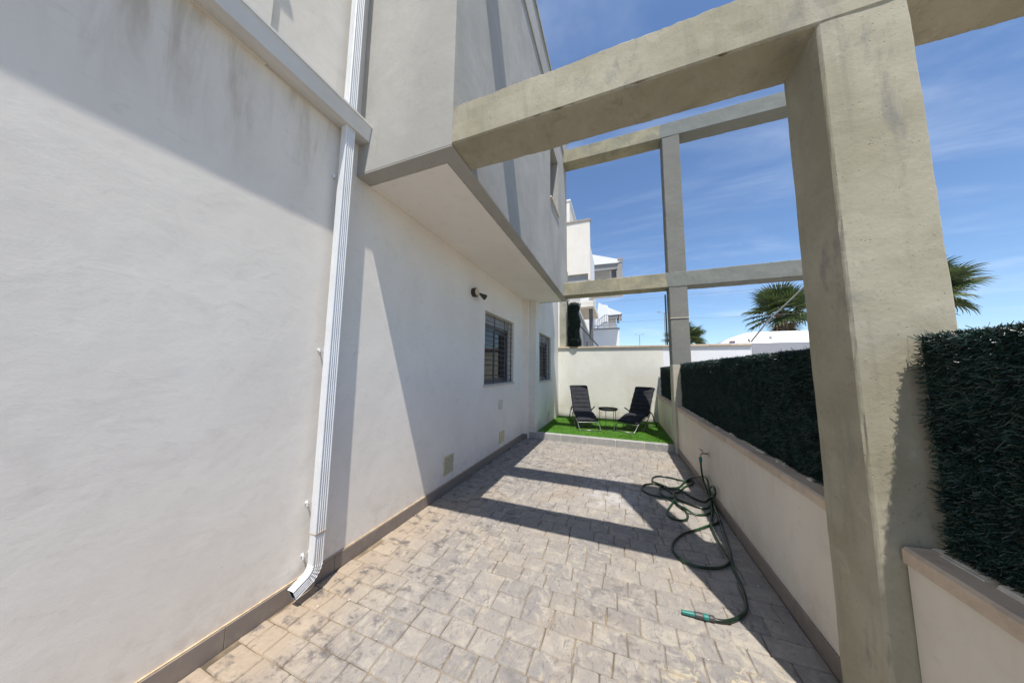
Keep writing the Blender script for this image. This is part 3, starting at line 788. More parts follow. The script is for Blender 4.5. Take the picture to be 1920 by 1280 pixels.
# ================================================================== RIGHT BOUNDARY WALL
rw = empty("boundary_wall", (1.0, 2.0, 0))
tag(rw, "low cream boundary wall with rough stone coping along the right of the patio", "wall")
par(boxo("wall_panel", XR, 1.10, -4.0, 1.519, -0.05, 0.778, M['cream_low']), rw)
par(boxo("wall_panel", XR, 1.10, 1.808, 5.776, -0.05, 0.778, M['cream_low']), rw)
par(boxo("wall_panel", 0.925, 1.10, 6.07, 8.307, -0.05, 0.782, M['cream_moss']), rw)
def coping_stone(x0, x1, ya, yb, z0, z1):
    n = 6; mb = MB(); b = 0
    top = z1
    for i in range(n + 1):
        y = ya + (yb - ya) * i / n
        w1 = 0.006 * noise.noise(Vector((y * 7, 2, 0))); w2 = 0.012 * noise.noise(Vector((y * 5, 8, 0)))
        w3 = 0.004 * noise.noise(Vector((y * 9, 5, 0)))
        mb.v += [(x0 + w1, y, z0), (x0 + w1, y, top - 0.010 + w3), (x0 + w1 + 0.010, y, top + w3), (x1 + w2, y, top + 0.006 + w3), (x1 + w2, y, z0)]
    for i in range(n):
        for k in range(5):
            k2 = (k + 1) % 5
            mb.f.append([i * 5 + k, i * 5 + k2, (i + 1) * 5 + k2, (i + 1) * 5 + k])
    mb.f.append([0, 1, 2, 3, 4]); mb.f.append([n * 5 + k for k in range(5)]); mb.mi = [0] * len(mb.f)
    return mb.build("coping_stone", M['coping'])
def coping_run(x0, x1, ya, yb, z0, z1, L, root):
    n = max(1, round((yb - ya) / L)); 
    for i in range(n):
        a = ya + (yb - ya) * i / n; b = ya + (yb - ya) * (i + 1) / n
        dz = random.uniform(-.003, .003)
        par(coping_stone(x0 + random.uniform(-.004, .004), x1, a + 0.002, b - 0.002, z0, z1 + dz), root)
coping_run(XR - 0.018, 1.045, -4.0, 1.512, 0.779, 0.832, 0.52, rw)
coping_run(XR - 0.018, 1.045, 1.815, 5.770, 0.779, 0.832, 0.52, rw)
coping_run(0.905, 1.03, 6.078, 8.306, 0.783, 0.838, 0.52, rw)
# mortar crust left where the screen meets the coping
mb = MB()
for i in range(90):
    y = random.uniform(1.85, 5.7)
    if i > 62: y = random.uniform(-1.5, 1.5)
    w = random.uniform(0.03, 0.16); h = random.uniform(0.006, 0.02)
    x0 = random.uniform(0.990, 1.018)
    mb.prism([(x0, 0.828), (x0 + 0.012, 0.828 + h), (1.05, 0.828 + h * 1.2), (1.05, 0.828)], 'y', y, y + w)
o = par(mb.build("mortar_crust", M['mortar']), rw); tag(o, kind='stuff')
# skirting on the right
mb = None
ys = [-3.1 + 0.45 * k for k in range(0, 21)]
for a, b in zip(ys[:-1], ys[1:]):
    if b > 5.776: b = 5.772
    if a >= 5.7: break
    for (p, q) in (((a, b),) if (b < 1.5 or a > 1.82) else (((a, 1.512),) if a < 1.5 else ())) + (((1.816, b),) if a < 1.82 < b else ()):
        par(MB().box(XR - 0.012, XR - 0.0005, p + 0.0015, q - 0.0015, -0.006, 0.102).build("skirting_tile", M['skirt'], None, 0.0015), rw)

# artificial hedge screens
def hedge(x0, x1, y0, y1, z0, z1, n, label, seedv):
    rnd = random.Random(seedv)
    root = boxo("hedge_screen", x0 + 0.012, x1, y0, y1, z0, z1 - 0.02, M['hedgeback'])
    tag(root, label, "hedge screen")
    vs, fs = [], []
    for i in range(n):
        top = rnd.random() < 0.16
        y = rnd.uniform(y0, y1)
        if top:
            x = rnd.uniform(x0, x1); z = z1 - 0.02 + 0.012 * noise.noise(Vector((y * 6, 0, 0)))
            d = Vector((rnd.uniform(-.7, .5), rnd.uniform(-.8, .8), rnd.uniform(0.3, 1.0)))
        else:
            x = x0 + rnd.uniform(0.0, 0.016); z = rnd.uniform(z0, z1 - 0.01)
            d = Vector((rnd.uniform(-1, -0.15), rnd.uniform(-.9, .9), rnd.uniform(-0.9, 0.5)))
        x += 0.012 * noise.noise(Vector((y * 9, z * 9, 4)))
        d.normalize(); L = rnd.uniform(0.012, 0.030) * (1.0 if rnd.random() < 0.985 else 1.9)
        sd = d.cross(Vector((rnd.uniform(-1, 1), rnd.uniform(-1, 1), rnd.uniform(-1, 1)))).normalized() * 0.0014
        p = Vector((x, y, z)); b = len(vs)
        q = p + d * L
        vs += [tuple(p - sd), tuple(p + sd), tuple(q + sd * 0.7), tuple(q - sd * 0.7)]
        fs.append((b, b + 1, b + 2, b + 3))
    me = bpy.data.meshes.new("foliage"); me.from_pydata(vs, [], fs); me.materials.append(M['hedge'])
    o = bpy.data.objects.new("foliage", me); link(o, root); tag(o, kind='stuff')
    return root
hedge(1.030, 1.115, 1.86, 5.74, 0.836, 1.592, 190000, "long dark green artificial hedge screen on the low wall beside the hose", 1)
hedge(1.030, 1.115, -1.2, 1.49, 0.836, 1.592, 110000, "dark green artificial hedge screen behind the concrete post nearest the camera", 2)
hedge(1.010, 1.095, 6.10, 8.22, 0.842, 1.560, 50000, "short dark green artificial hedge screen beyond the column, beside the loungers", 3)

# ================================================================== BACK WALL
bw = empty("back_wall", (-1.0, 8.3, 0))
tag(bw, "cream and white garden end wall with a stone coping behind the loungers", "wall")
par(boxo("wall_panel", -1.70, 1.10, 8.307, 8.50, -0.05, 2.098, M['cream']), bw)
par(boxo("wall_panel", 1.10, 3.00, 8.311, 8.50, -0.05, 2.098, M['backwhite']), bw)
par(boxo("wall_panel", 3.00, 9.0, 8.300, 8.50, -0.05, 2.158, M['backshade']), bw)
n = 11
for k in range(n):
    a = -1.72 + 4.715 * k / n; b = -1.72 + 4.715 * (k + 1) / n; dz = random.uniform(-.003, .003)
    par(MB().box(a + 0.002, b - 0.002, 8.272, 8.535, 2.100, 2.152 + dz).build("coping_stone", M['coping'], None, 0.004), bw)

# ================================================================== FENCE POSTS, WIRES, ROLLED SCREEN
def post(x, y, z0, z1, r, label):
    p = MB().tube([(x, y, z0), (x, y, z1)], r, 12).build("fence_post", M['greenpost'], None, smooth=False)
    tag(p, label, "fence post", "green fence posts on the end wall"); return p
post(1.222, 8.40, 2.15, 3.53, 0.020, "green metal fence post standing on the end wall left of the column")
pl = post(-1.42, 8.40, 2.15, 3.56, 0.020, "green metal fence post beside the rolled hedge bundle")
pr_ = post(4.25, 8.40, 2.15, 3.55, 0.020, "green fence post on the shade-coloured stretch of end wall")
MB().tube([(-1.40, 8.40, 3.20), (-0.546, 8.40, 2.16)], 0.016, 8).build("brace", M['greenpost'], pl)
MB().tube([(4.23, 8.40, 3.60), (3.35, 8.40, 2.647), (3.03, 8.40, 2.20), (2.993, 8.40, 2.19), (2.985, 8.40, 2.27)], 0.018, 8).build("brace", M['dkgrey'], pr_)
wires = empty("fence_wires", (0, 8.4, 3)); tag(wires, "two thin tension wires strung between the green fence posts", "wire")
for z0, z1 in ((3.45, 3.52), (2.86, 2.85)):
    pts = [(-1.6 + 5.9 * k / 20, 8.40, z0 + (z1 - z0) * k / 20 - 0.02 * math.sin(math.pi * (k % 10) / 10)) for k in range(21)]
    par(MB().tube(pts, 0.0028, 5).build("wire", M['wire']), wires)
bun = MB()
L = 26
rb = [0.13, 0.17, 0.165, 0.15, 0.16, 0.17, 0.16, 0.165, 0.175, 0.17, 0.185, 0.19]
bun.tube([(-1.24 + 0.02 * math.sin(i * 1.3), 8.42, 2.155 + 1.33 * i / 11) for i in range(12)], rb[::-1], 14)
broot = bun.build("rolled_screen", M['hedgeback'], None, smooth=True)
tag(broot, "rolled up dark green hedge screen standing on the end wall by a rough pillar", "rolled screen")
vs, fs = [], []
for i in range(26000):
    z = random.uniform(2.16, 3.49); a = random.uniform(0, 6.28)
    rr = rb[::-1][int(min(11, (z - 2.155) / 1.33 * 11))]
    cxr = -1.24 + 0.02 * math.sin((z - 2.155) / 1.33 * 11 * 1.3)
    p = Vector((cxr + rr * math.cos(a), 8.42 + rr * math.sin(a), z)); d = Vector((math.cos(a), math.sin(a), random.uniform(-.9, .6)))
    d += Vector((random.uniform(-.8, .8), random.uniform(-.8, .8), 0)); d.normalize()
    s = d.cross(Vector((0, 0, 1))).normalized() * 0.002; q = p + d * random.uniform(0.012, 0.03); b = len(vs)
    vs += [tuple(p - s), tuple(p + s), tuple(q + s), tuple(q - s)]; fs.append((b, b + 1, b + 2, b + 3))
me = bpy.data.meshes.new("foliage"); me.from_pydata(vs, [], fs); me.materials.append(M['hedge'])
o = bpy.data.objects.new("foliage", me); link(o, broot); tag(o, kind='stuff')
pil = rough_bar("concrete_pillar", 'z', 2.0, 4.6, -1.70, -1.47, 8.52, 8.80, M['rough'], None, 0.006, 0.02, 0.04, seed=2)
tag(pil, "rough unpainted concrete pillar rising behind the end wall at its left end", "pillar")

# ================================================================== LOUNGERS
def lounger(name_lbl, loc, rz, w=0.46, mirror=1):
    root = empty("sun_lounger", loc, rz)
    tag(root, name_lbl, "sun lounger", "black padded loungers on the turf")
    prof = [(0.0, .150), (.05, .175), (.14, .200), (.25, .232), (.36, .262), (.44, .268), (.52, .262), (.58, .285), (.64, .370), (.72, .490), (.80, .610), (.90, .750), (1.0, .895)]
    def P(s):
        f = s * (len(prof) - 1); i = min(int(f), len(prof) - 2); t_ = f - i
        def g(k): return prof[max(0, min(len(prof) - 1, k))]
        a, b, c, d = g(i - 1), g(i), g(i + 1), g(i + 2)
        return [0.5 * ((2 * b[q]) + (-a[q] + c[q]) * t_ + (2 * a[q] - 5 * b[q] + 4 * c[q] - d[q]) * t_ ** 2 + (-a[q] + 3 * b[q] - 3 * c[q] + d[q]) * t_ ** 3) for q in (0, 1)]
    NS, NX = 84, 14
    # arc length positions for the quilting
    pts = [P(i / NS) for i in range(NS + 1)]; acc = [0]
    for i in range(NS): acc.append(acc[-1] + math.hypot(pts[i + 1][0] - pts[i][0], pts[i + 1][1] - pts[i][1]))
    mb = MB()
    for side in (1, -1):
        for i in range(NS + 1):
            y, z = pts[i]; a = pts[max(i - 1, 0)]; b = pts[min(i + 1, NS)]
            ty, tz = b[0] - a[0], b[1] - a[1]; l = math.hypot(ty, tz); ny, nz = -tz / l, ty / l
            q = abs(math.sin(math.pi * acc[i] / 0.115))
            for k in range(NX + 1):
                u = -1 + 2 * k / NX
                edge = (1 - abs(u) ** 6)
                th = 0.018 + (0.030 * q ** 0.5) * edge * (1 if side == 1 else 0.3)
                ct = 0
                for uc in (-0.36, 0.36):      # tufts
                    du = (u - uc) * w / 2; ds = (acc[i] / 0.115 - round(acc[i] / 0.115)) * 0.115
                    ct = max(ct, math.exp(-(du * du + ds * ds) / 0.0006))
                th -= 0.010 * ct * (side == 1)
                th += 0.003 * noise.noise(Vector((u * 4, acc[i] * 12, loc[0]))) * edge
                off = 0.020 + (th if side == 1 else -0.006)
                mb.v.append((u * w / 2 * (1 + 0.012 * math.sin(acc[i] * 40)), y + ny * off, z + nz * off))
    L2 = (NS + 1) * (NX + 1)
    for i in range(NS):
        for k in range(NX):
            a = i * (NX + 1) + k
            mb.f.append([a, a + 1, a + NX + 2, a + NX + 1]); mb.f.append([L2 + a, L2 + a + NX + 1, L2 + a + NX + 2, L2 + a + 1])
    for i in range(NS):
        for k in (0, NX):
            a = i * (NX + 1) + k; mb.f.append([a, a + NX + 1, L2 + a + NX + 1, L2 + a])
    for k in range(NX):
        for i in (0, NS):
            a = i * (NX + 1) + k; mb.f.append([a, a + 1, L2 + a + 1, L2 + a])
    mb.mi = [0] * len(mb.f)
    cu = mb.build("cushion", M['fabric'], root, smooth=True)
    for s in (4, 5, 6, 7, 8, 9, 10, 11):
        i = min(range(NS + 1), key=lambda j: abs(acc[j] - s * 0.115))
        if i in (0, NS): continue
        a = pts[i - 1]; b = pts[i + 1]; ty, tz = b[0] - a[0], b[1] - a[1]; l = math.hypot(ty, tz)
        for uc in (-0.36, 0.36):
            MB().lathe([(0.010, 0), (0.009, 0.004), (0.004, 0.006)], (uc * w / 2, pts[i][0] - tz / l * 0.026, pts[i][1] + ty / l * 0.026), (0, -tz / l, ty / l), 8).build("button", M['black'], cu)
    hw = w / 2 + 0.004
    # side rails follow the profile
    for sx in (-1, 1):
        MB().tube([(sx * hw, *P(i / 40)) for i in range(41)], 0.0095, 8).build("rail", M['silver'], root, smooth=True)
        fl = [(sx * hw, 0.03, .165), (sx * hw, -0.03, .13), (sx * hw, -0.10, .085), (sx * hw, -0.17, .035), (sx * (hw - .004), -0.205, .014), (sx * (hw - .03), -0.222, .010)]
        MB().tube(fl, 0.0095, 8).build("leg", M['silver'], root, smooth=True)
        bl = [(sx * (hw + .012), 0.60, .31), (sx * (hw + .014), 0.50, .235), (sx * (hw + .014), 0.36, .12), (sx * (hw + .014), 0.27, .03), (sx * (hw + .006), 0.235, .010), (sx * (hw - .03), 0.225, .010)]
        MB().tube(bl, 0.0095, 8).build("leg", M['silver'], root, smooth=True)
        MB().tube([(sx * (hw + .028), 0.66, .36), (sx * (hw + .034), 0.78, .20), (sx * (hw + .036), 0.93, .012)], 0.0105, 8).build("leg", M['black'], root, smooth=True)
        MB().tube([(sx * (hw + .020), 0.64, .335), (sx * (hw + .034), 0.585, .375), (sx * (hw + .040), 0.45, .435)], [0.010, 0.014, 0.015], 10).build("armrest", M['black'], root, smooth=True)
    MB().tube([(-hw, 0.0, .150), (-hw + .02, -0.012, .143), (hw - .02, -0.012, .143), (hw, 0.0, .150)], 0.0095, 8).build("foot_bar", M['silver'], root, smooth=True)
    MB().tube([(-hw + .03, -0.222, .010), (hw - .03, -0.222, .010)], 0.0095, 8).build("floor_bar", M['silver'], root, smooth=True)
    MB().tube([(-hw + .03, 0.225, .010), (hw - .03, 0.225, .010)], 0.0095, 8).build("floor_bar", M['silver'], root, smooth=True)
    MB().tube([(-hw - .036, 0.93, .012), (hw + .036, 0.93, .012)], 0.0105, 8).build("floor_bar", M['black'], root, smooth=True)
    MB().tube([(-hw, 1.0, .895), (hw, 1.0, .895)], 0.0095, 8).build("head_bar", M['silver'], root, smooth=True)
    return root
lounger("black padded folding lounger near the window wall, left of the small table", (-0.70, 6.70, 0.137), R_(19.5))
lounger("black padded folding lounger beside the hedge screen, right of the small table", (0.145, 6.84, 0.137), R_(-26.5))

# table
tb = empty("side_table", (-0.262, 6.80, 0.137)); tag(tb, "small round black tray table standing between the two loungers", "side table")
c0 = (-0.262, 6.80)
par(MB().lathe([(0.001, 0.440), (0.198, 0.440), (0.206, 0.446), (0.212, 0.474), (0.208, 0.474), (0.202, 0.450), (0.001, 0.446)], (c0[0], c0[1], 0.137), (0, 0, 1), 40).build("tray", M['black'], smooth=False), tb)
ring = [(c0[0] + 0.186 * math.cos(2 * math.pi * k / 28), c0[1] + 0.186 * math.sin(2 * math.pi * k / 28), 0.137 + 0.434) for k in range(29)]
par(MB().tube(ring, 0.005, 6).build("ring", M['black']), tb)
for a in (-115, -62, 20, 160):
    ca, sa = math.cos(R_(a + 12)), math.sin(R_(a + 12))
    par(MB().tube([(c0[0] + 0.186 * ca, c0[1] + 0.186 * sa, 0.137), (c0[0] + 0.186 * ca, c0[1] + 0.186 * sa, 0.137 + 0.434)], 0.0058, 8).build("leg", M['black']), tb)
ringb = [(c0[0] + 0.186 * math.cos(2 * math.pi * k / 28), c0[1] + 0.186 * math.sin(2 * math.pi * k / 28), 0.137 + 0.02) for k in range(29)]
par(MB().tube(ringb, 0.005, 6).build("ring", M['black']), tb)

# ================================================================== TAP AND HOSE
tap = empty("garden_tap", (XR, 3.957, 0.50)); tag(tap, "small metal garden tap with lever on the low boundary wall", "tap")
par(MB().lathe([(0.030, 0), (0.030, 0.004), (0.016, 0.010), (0.010, 0.014)], (XR, 3.957, 0.500), (-1, 0, 0), 18).build("flange", M['steel'], smooth=True), tap)
par(MB().tube([(XR - 0.01, 3.957, 0.500), (XR - 0.05, 3.957, 0.500), (XR - 0.075, 3.95, 0.500), (XR - 0.090, 3.94, 0.488), (XR - 0.092, 3.935, 0.462)], [0.010, 0.011, 0.013, 0.012, 0.010], 10).build("spout", M['steel'], smooth=True), tap)
par(MB().tube([(XR - 0.066, 3.955, 0.505), (XR - 0.066, 3.955, 0.535)], 0.008, 8).build("stem", M['steel']), tap)
par(MB().tube([(XR - 0.060, 3.955, 0.530), (XR - 0.080, 3.94, 0.542), (XR - 0.105, 3.925, 0.562)], [0.006, 0.008, 0.005], 8).build("lever", M['steel']), tap)
HP = [(0.859,3.935,0.405),(0.866,3.96,0.34),(0.880,4.00,0.25),(0.900,4.02,0.15),(0.912,3.934,0.075),(0.912,3.820,0.037),(0.899,3.626,0.014),(0.877,3.440,0.014),(0.837,3.343,0.014),(0.785,3.299,0.014),(0.761,3.275,0.014),(0.617,3.130,0.014),(0.512,3.037,0.014),(0.420,2.903,0.014),(0.370,2.780,0.014),(0.374,2.673,0.014),(0.428,2.595,0.014),(0.520,2.574,0.014),(0.642,2.612,0.014),(0.727,2.692,0.014),(0.775,2.784,0.014),(0.806,2.957,0.014),(0.835,3.152,0.014),(0.877,3.440,0.014),(0.905,3.668,0.014),(0.912,3.786,0.034),(0.842,3.659,0.014),(0.761,3.635,0.014),(0.693,3.677,0.014),(0.625,3.732,0.014),(0.553,3.790,0.014),(0.451,3.782,0.014),(0.330,3.778,0.014),(0.255,3.831,0.014),(0.219,3.944,0.014),(0.275,4.090,0.014),(0.387,4.150,0.014),(0.472,4.075,0.014),(0.544,3.951,0.014),(0.562,3.794,0.014),(0.490,3.593,0.014),(0.431,3.433,0.014),(0.417,3.337,0.014),(0.448,3.273,0.014),(0.517,3.264,0.014),(0.579,3.310,0.014),(0.610,3.434,0.014),(0.588,3.574,0.014),(0.534,3.673,0.014),(0.496,3.744,0.014),(0.426,3.853,0.014),(0.418,3.974,0.014),(0.476,4.104,0.014),(0.567,4.102,0.014),(0.657,4.152,0.014),(0.771,4.368,0.03),(0.880,4.45,0.06),(0.915,4.152,0.183),(0.915,3.939,0.216),(0.915,3.890,0.143),(0.915,3.860,0.065),(0.908,3.788,0.014),(0.840,3.564,0.014),(0.736,3.465,0.014),(0.650,3.468,0.014),(0.589,3.536,0.014),(0.544,3.636,0.014),(0.556,3.860,0.014),(0.643,4.017,0.014),(0.741,4.214,0.014),(0.823,4.304,0.014),(0.886,4.506,0.014),(0.808,4.413,0.014),(0.724,4.423,0.014),(0.565,4.483,0.014),(0.439,4.453,0.014),(0.375,4.324,0.014),(0.390,4.180,0.014),(0.456,4.096,0.014),(0.526,4.071,0.014),(0.675,4.005,0.014),(0.771,3.858,0.014),(0.861,3.798,0.014),(0.915,3.753,0.082),(0.915,3.648,0.191),(0.915,3.696,0.228),(0.915,3.805,0.188),(0.915,3.887,0.081),(0.910,3.831,0.014),(0.856,3.571,0.014),(0.785,3.338,0.014),(0.761,3.221,0.014),(0.752,3.078,0.014),(0.750,2.963,0.014),(0.755,2.860,0.014),(0.758,2.745,0.014),(0.745,2.631,0.014),(0.739,2.504,0.014),(0.721,2.377,0.014),(0.690,2.259,0.014),(0.658,2.200,0.014),(0.600,2.141,0.014),(0.539,2.099,0.014),(0.503,2.089,0.014),(0.474,2.088,0.014)]
HR = 0.0100
dense = []
n = len(HP)
for i in range(n - 1):
    a, b, c, d = (Vector(HP[max(0, min(n - 1, i + k))]) for k in (-1, 0, 1, 2))
    m_ = max(3, int((c - b).length / 0.018))
    for s in range(m_):
        t_ = s / m_
        dense.append(0.5 * ((2 * b) + (c - a) * t_ + (2 * a - 5 * b + 4 * c - d) * t_ ** 2 + (-a + 3 * b - 3 * c + d) * t_ ** 3))
dense.append(Vector(HP[-1]))
for _ in range(3):
    dense = [dense[0]] + [(dense[i - 1] + dense[i] * 2 + dense[i + 1]) / 4 for i in range(1, len(dense) - 1)] + [dense[-1]]
# lift later runs over the earlier ones where they cross
base = HR + 0.002
for p in dense: p.z = max(base, p.z)
acc_s = [0.0]
for i in range(1, len(dense)): acc_s.append(acc_s[-1] + (dense[i] - dense[i - 1]).length)
lift = [0.0] * len(dense)
for i in range(0, len(dense), 2):
    for j in range(0, i, 2):
        if acc_s[i] - acc_s[j] < 0.07: continue
        dxy = (dense[i].xy - dense[j].xy).length
        if dxy < 0.016 and abs(dense[i].z + lift[i] - dense[j].z - lift[j]) < 2 * HR:
            lift[i] = max(lift[i], min(0.055, dense[j].z + lift[j] + 2 * HR - dense[i].z))
for i in range(1, len(dense), 2): lift[i] = max(lift[i - 1], lift[i + 1] if i + 1 < len(dense) else 0)
for _ in range(6):
    lift = [lift[0]] + [max(lift[i] * 0.96, (lift[i - 1] + 2 * lift[i] + lift[i + 1]) / 4) for i in range(1, len(lift) - 1)] + [0.0]
for p, l in zip(dense, lift): p.z += l
hose = empty("garden_hose", (0.6, 3.0, 0)); tag(hose, "dark green garden hose tangled in loops on the paving below the tap", "hose")
par(MB().tube(dense, HR, 10).build("hose_tube", M['hose'], smooth=True), hose)
tc = Vector((0.859, 3.935, 0.462)); td = Vector((0.0, 0.004, -0.058))
par(MB().lathe([(0.013, 0), (0.017, 0.004), (0.017, 0.030), (0.015, 0.052), (0.012, 0.060)], tc, td, 16).build("tap_connector", M['teal'], smooth=False), hose)
a0, a1 = Vector((0.480, 2.088, 0.018)), Vector((0.312, 2.076, 0.018)); dd = (a1 - a0)
noz = par(MB().lathe([(0.010, -0.004), (0.015, 0.0), (0.0165, 0.012), (0.015, 0.024), (0.013, 0.028)], a0, dd, 18).build("collar", M['greymetal']), hose)
par(MB().lathe([(0.013, 0.028), (0.0165, 0.031), (0.0165, 0.052), (0.0155, 0.056)], a0, dd, 18).build("nozzle_ring", M['teal']), hose)
par(MB().lathe([(0.0155, 0.056), (0.0168, 0.060), (0.0160, 0.096), (0.0140, 0.102)], a0, dd, 18).build("nozzle_grip", M['greymetal']), hose)
par(MB().lathe([(0.0125, 0.102), (0.0130, 0.108), (0.0100, 0.162), (0.0105, 0.168), (0.0075, 0.168), (0.006, 0.15)], a0, dd, 18).build("nozzle_tip", M['teal']), hose)

# ================================================================== BITS ON THE PAVING
mb = MB()
for i in range(26):
    x, y = random.uniform(-1.9, 0.85), random.choice((random.uniform(0.9, 2.6), random.uniform(0.9, 5.5)))
    s = random.uniform(0.002, 0.0055); a = random.uniform(0, 3)
    mb.prism([(x + s * math.cos(a + q * 1.57) * (1.8 if q % 2 else 0.7), y + s * math.sin(a + q * 1.57) * (1.8 if q % 2 else 0.7)) for q in range(4)], 'z', 0.001, 0.004)
o = mb.build("litter", M['mortar']); tag(o, kind='stuff')

# ================================================================== NEIGHBOURING HOUSES
def part(root, name, x0, x1, y0, y1, z0, z1, m, bevel=0):
    return par(boxo(name, x0, x1, y0, y1, z0, z1, m, None, bevel), root)
n1 = empty("house", (-3, 13, 0)); tag(n1, "cream terraced house with tall balcony screen directly beyond the end wall", "house")
part(n1, "wall", -9, -2.35, 12.6, 19.0, -0.1, 9.3, M['neigh'])
part(n1, "balcony_screen", -2.35, -1.13, 13.0, 13.22, 5.98, 8.56, M['neigh'])
part(n1, "screen_coping", -2.37, -1.09, 12.96, 13.26, 8.562, 8.64, M['taupe'])
part(n1, "parapet", -2.35, -2.11, 13.3, 19.0, 8.4, 9.92, M['neigh'])
part(n1, "parapet_coping", -2.38, -2.06, 13.26, 19.0, 9.922, 9.99, M['neighwhite'])
part(n1, "balcony_side", -1.30, -1.13, 13.22, 15.4, 5.7, 7.35, M['neighwhite'])
part(n1, "screen_return", -1.24, -1.13, 12.98, 13.22, 5.66, 5.978, M['neigh'])
part(n1, "balcony_beam", -2.35, -1.25, 13.1, 13.4, 5.2, 5.97, M['midgrey'])
part(n1, "balcony_slab", -2.35, -0.98, 12.4, 15.6, 4.26, 4.52, M['neigh'])
part(n1, "post", -1.22, -1.06, 12.9, 13.1, 2.0, 4.258, M['dkgrey'])
# sloping terrace parapet with its white coping
mb = MB(); mb.prism([(10.6, 3.95), (16.0, 3.30), (16.0, 2.0), (10.6, 2.0)], 'x', -1.62, -1.48)
par(mb.build("terrace_parapet", M['midgrey']), n1)
mb = MB(); mb.prism([(10.6, 4.03), (16.0, 3.38), (16.0, 3.31), (10.6, 3.96)], 'x', -1.66, -1.44)
par(mb.build("parapet_rail", M['neighwhite']), n1)
part(n1, "door_recess", -1.9, -1.44, 14.2, 14.3, 1.0, 2.9, M['dkgrey'])

n2 = empty("house", (-3, 20, 0)); tag(n2, "house with white sloping canopy roof above grey beams, seen over the far beam", "house")
part(n2, "wall", -9, -1.9, 20.2, 27.0, -0.1, 9.6, M['neighwhite'])
mb = MB(); mb.prism([(-3.4, 10.35), (0.40, 9.10), (0.12, 8.94), (-3.4, 9.02)], 'y', 20.0, 23.6)
par(mb.build("roof", M['roofwhite']), n2)
part(n2, "fascia", 0.10, 0.42, 19.96, 23.6, 9.12, 9.24, M['taupe'])
part(n2, "beam", -3.2, 0.06, 20.1, 20.45, 8.55, 8.93, M['midgrey'])
part(n2, "room_wall", -3.2, -0.45, 21.4, 23.4, 7.72, 8.93, M['neigh'])
part(n2, "post", -0.35, 0.0, 20.3, 20.6, 7.6, 8.548, M['dkgrey'])
part(n2, "corner_pillar", 0.08, 0.38, 20.05, 20.5, 7.6, 8.938, M['taupe'])
part(n2, "floor_slab", -3.4, 0.42, 20.0, 23.6, 7.40, 7.598, M['neighwhite'])
part(n2, "terrace_wall", -2.6, 0.08, 24.0, 24.25, -0.1, 4.86, M['neighwhite'])
part(n2, "terrace_coping", -2.62, 0.14, 23.95, 24.3, 4.862, 4.97, M['midgrey'])
part(n2, "handrail", -2.25, -0.05, 24.08, 24.18, 5.17, 5.27, M['neighwhite'])
for x in (-2.2, -1.65, -1.1, -0.55, -0.1):
    part(n2, "baluster", x, x + 0.05, 24.10, 24.16, 4.97, 5.17, M['neighwhite'])

n3 = empty("house", (-2, 34, 0)); tag(n3, "farthest white house with small canopy, outside stair and metal railing", "house")
part(n3, "wall", -9, -1.6, 34.2, 42.0, -0.1, 8.2, M['neighwhite'])
mb = MB(); mb.prism([(-1.62, 6.2), (-2.55, 6.2), (-2.05, 9.5), (-1.7, 9.2), (-1.05, 9.05), (-1.05, 6.2)], 'y', 33.6, 34.4)
par(mb.build("stair_wall", M['neighwhite']), n3)
mb = MB(); mb.prism([(-1.05, 8.85), (0.48, 8.10), (0.30, 7.95), (-1.05, 7.92)], 'y', 33.8, 37.0)
par(mb.build("roof", M['roofwhite']), n3)
part(n3, "beam", -1.05, 0.05, 33.9, 34.2, 7.55, 7.91, M['midgrey'])
part(n3, "room_wall", -1.05, -0.2, 34.6, 36.5, 6.2, 7.9, M['neigh'])
part(n3, "post", -0.1, 0.15, 34.0, 34.3, 7.0, 7.9, M['dkgrey'])
part(n3, "corner_pillar", 0.2, 0.45, 33.9, 34.4, 7.3, 8.0, M['taupe'])
part(n3, "floor_slab", -1.6, 0.0, 33.7, 36.5, 5.9, 6.2, M['neighwhite'])
for k in range(7):
    x = -2.2 + 0.2 * k; z = 6.9 + 0.15 * min(k, 4)
    par(MB().tube([(x, 33.3, 5.9), (x, 33.3, z + 0.35)], 0.03, 6).build("rail_bar", M['lamppost']), n3)
par(MB().tube([(-2.25, 33.3, 7.2), (-1.4, 33.3, 7.85), (-0.95, 33.3, 7.85)], 0.04, 6).build("stair_rail", M['lamppost']), n3)

# ================================================================== PALMS
def frond_mesh(Rr, dry=False, seed=0):
    rnd = random.Random(seed); mb = MB()
    st = Rr * 0.75
    mb.tube([(0, 0, 0), (st * 0.5, 0, 0.06 * Rr), (st, 0, 0.02 * Rr)], [0.022, 0.015, 0.010], 5)
    N = 26
    for k in range(N):
        a = R_(-112 + 224 * k / (N - 1)) + rnd.uniform(-.02, .02)
        L = Rr * (0.62 + 0.38 * math.cos(a * 0.62)) * rnd.uniform(0.9, 1.05)
        d = Vector((math.cos(a), math.sin(a), 0)); s = Vector((-d.y, d.x, 0)); hub = Vector((st, 0, 0.02 * Rr))
        w = L * 0.042
        dr = rnd.uniform(0.10, 0.30) * L * (1.8 if dry else 1)
        b = len(mb.v)
        p1 = hub + d * L * 0.5; p2 = hub + d * L * 0.82 + Vector((0, 0, -dr * 0.4)); p3 = hub + d * L + Vector((0, 0, -dr))
        for p, ww, up in ((hub, 0.004, 0), (p1, w, 0.35), (p2, w * 0.55, 0.2), (p3, 0.003, 0)):
            mb.v += [tuple(p - s * ww), tuple(p + Vector((0, 0, -ww * 0.9))), tuple(p + s * ww)]
        for q in range(3):
            for r in range(2):
                mb.f.append([b + q * 3 + r, b + q * 3 + r + 1, b + (q + 1) * 3 + r + 1, b + (q + 1) * 3 + r])
    mb.mi = [0] * len(mb.f)
    return mb
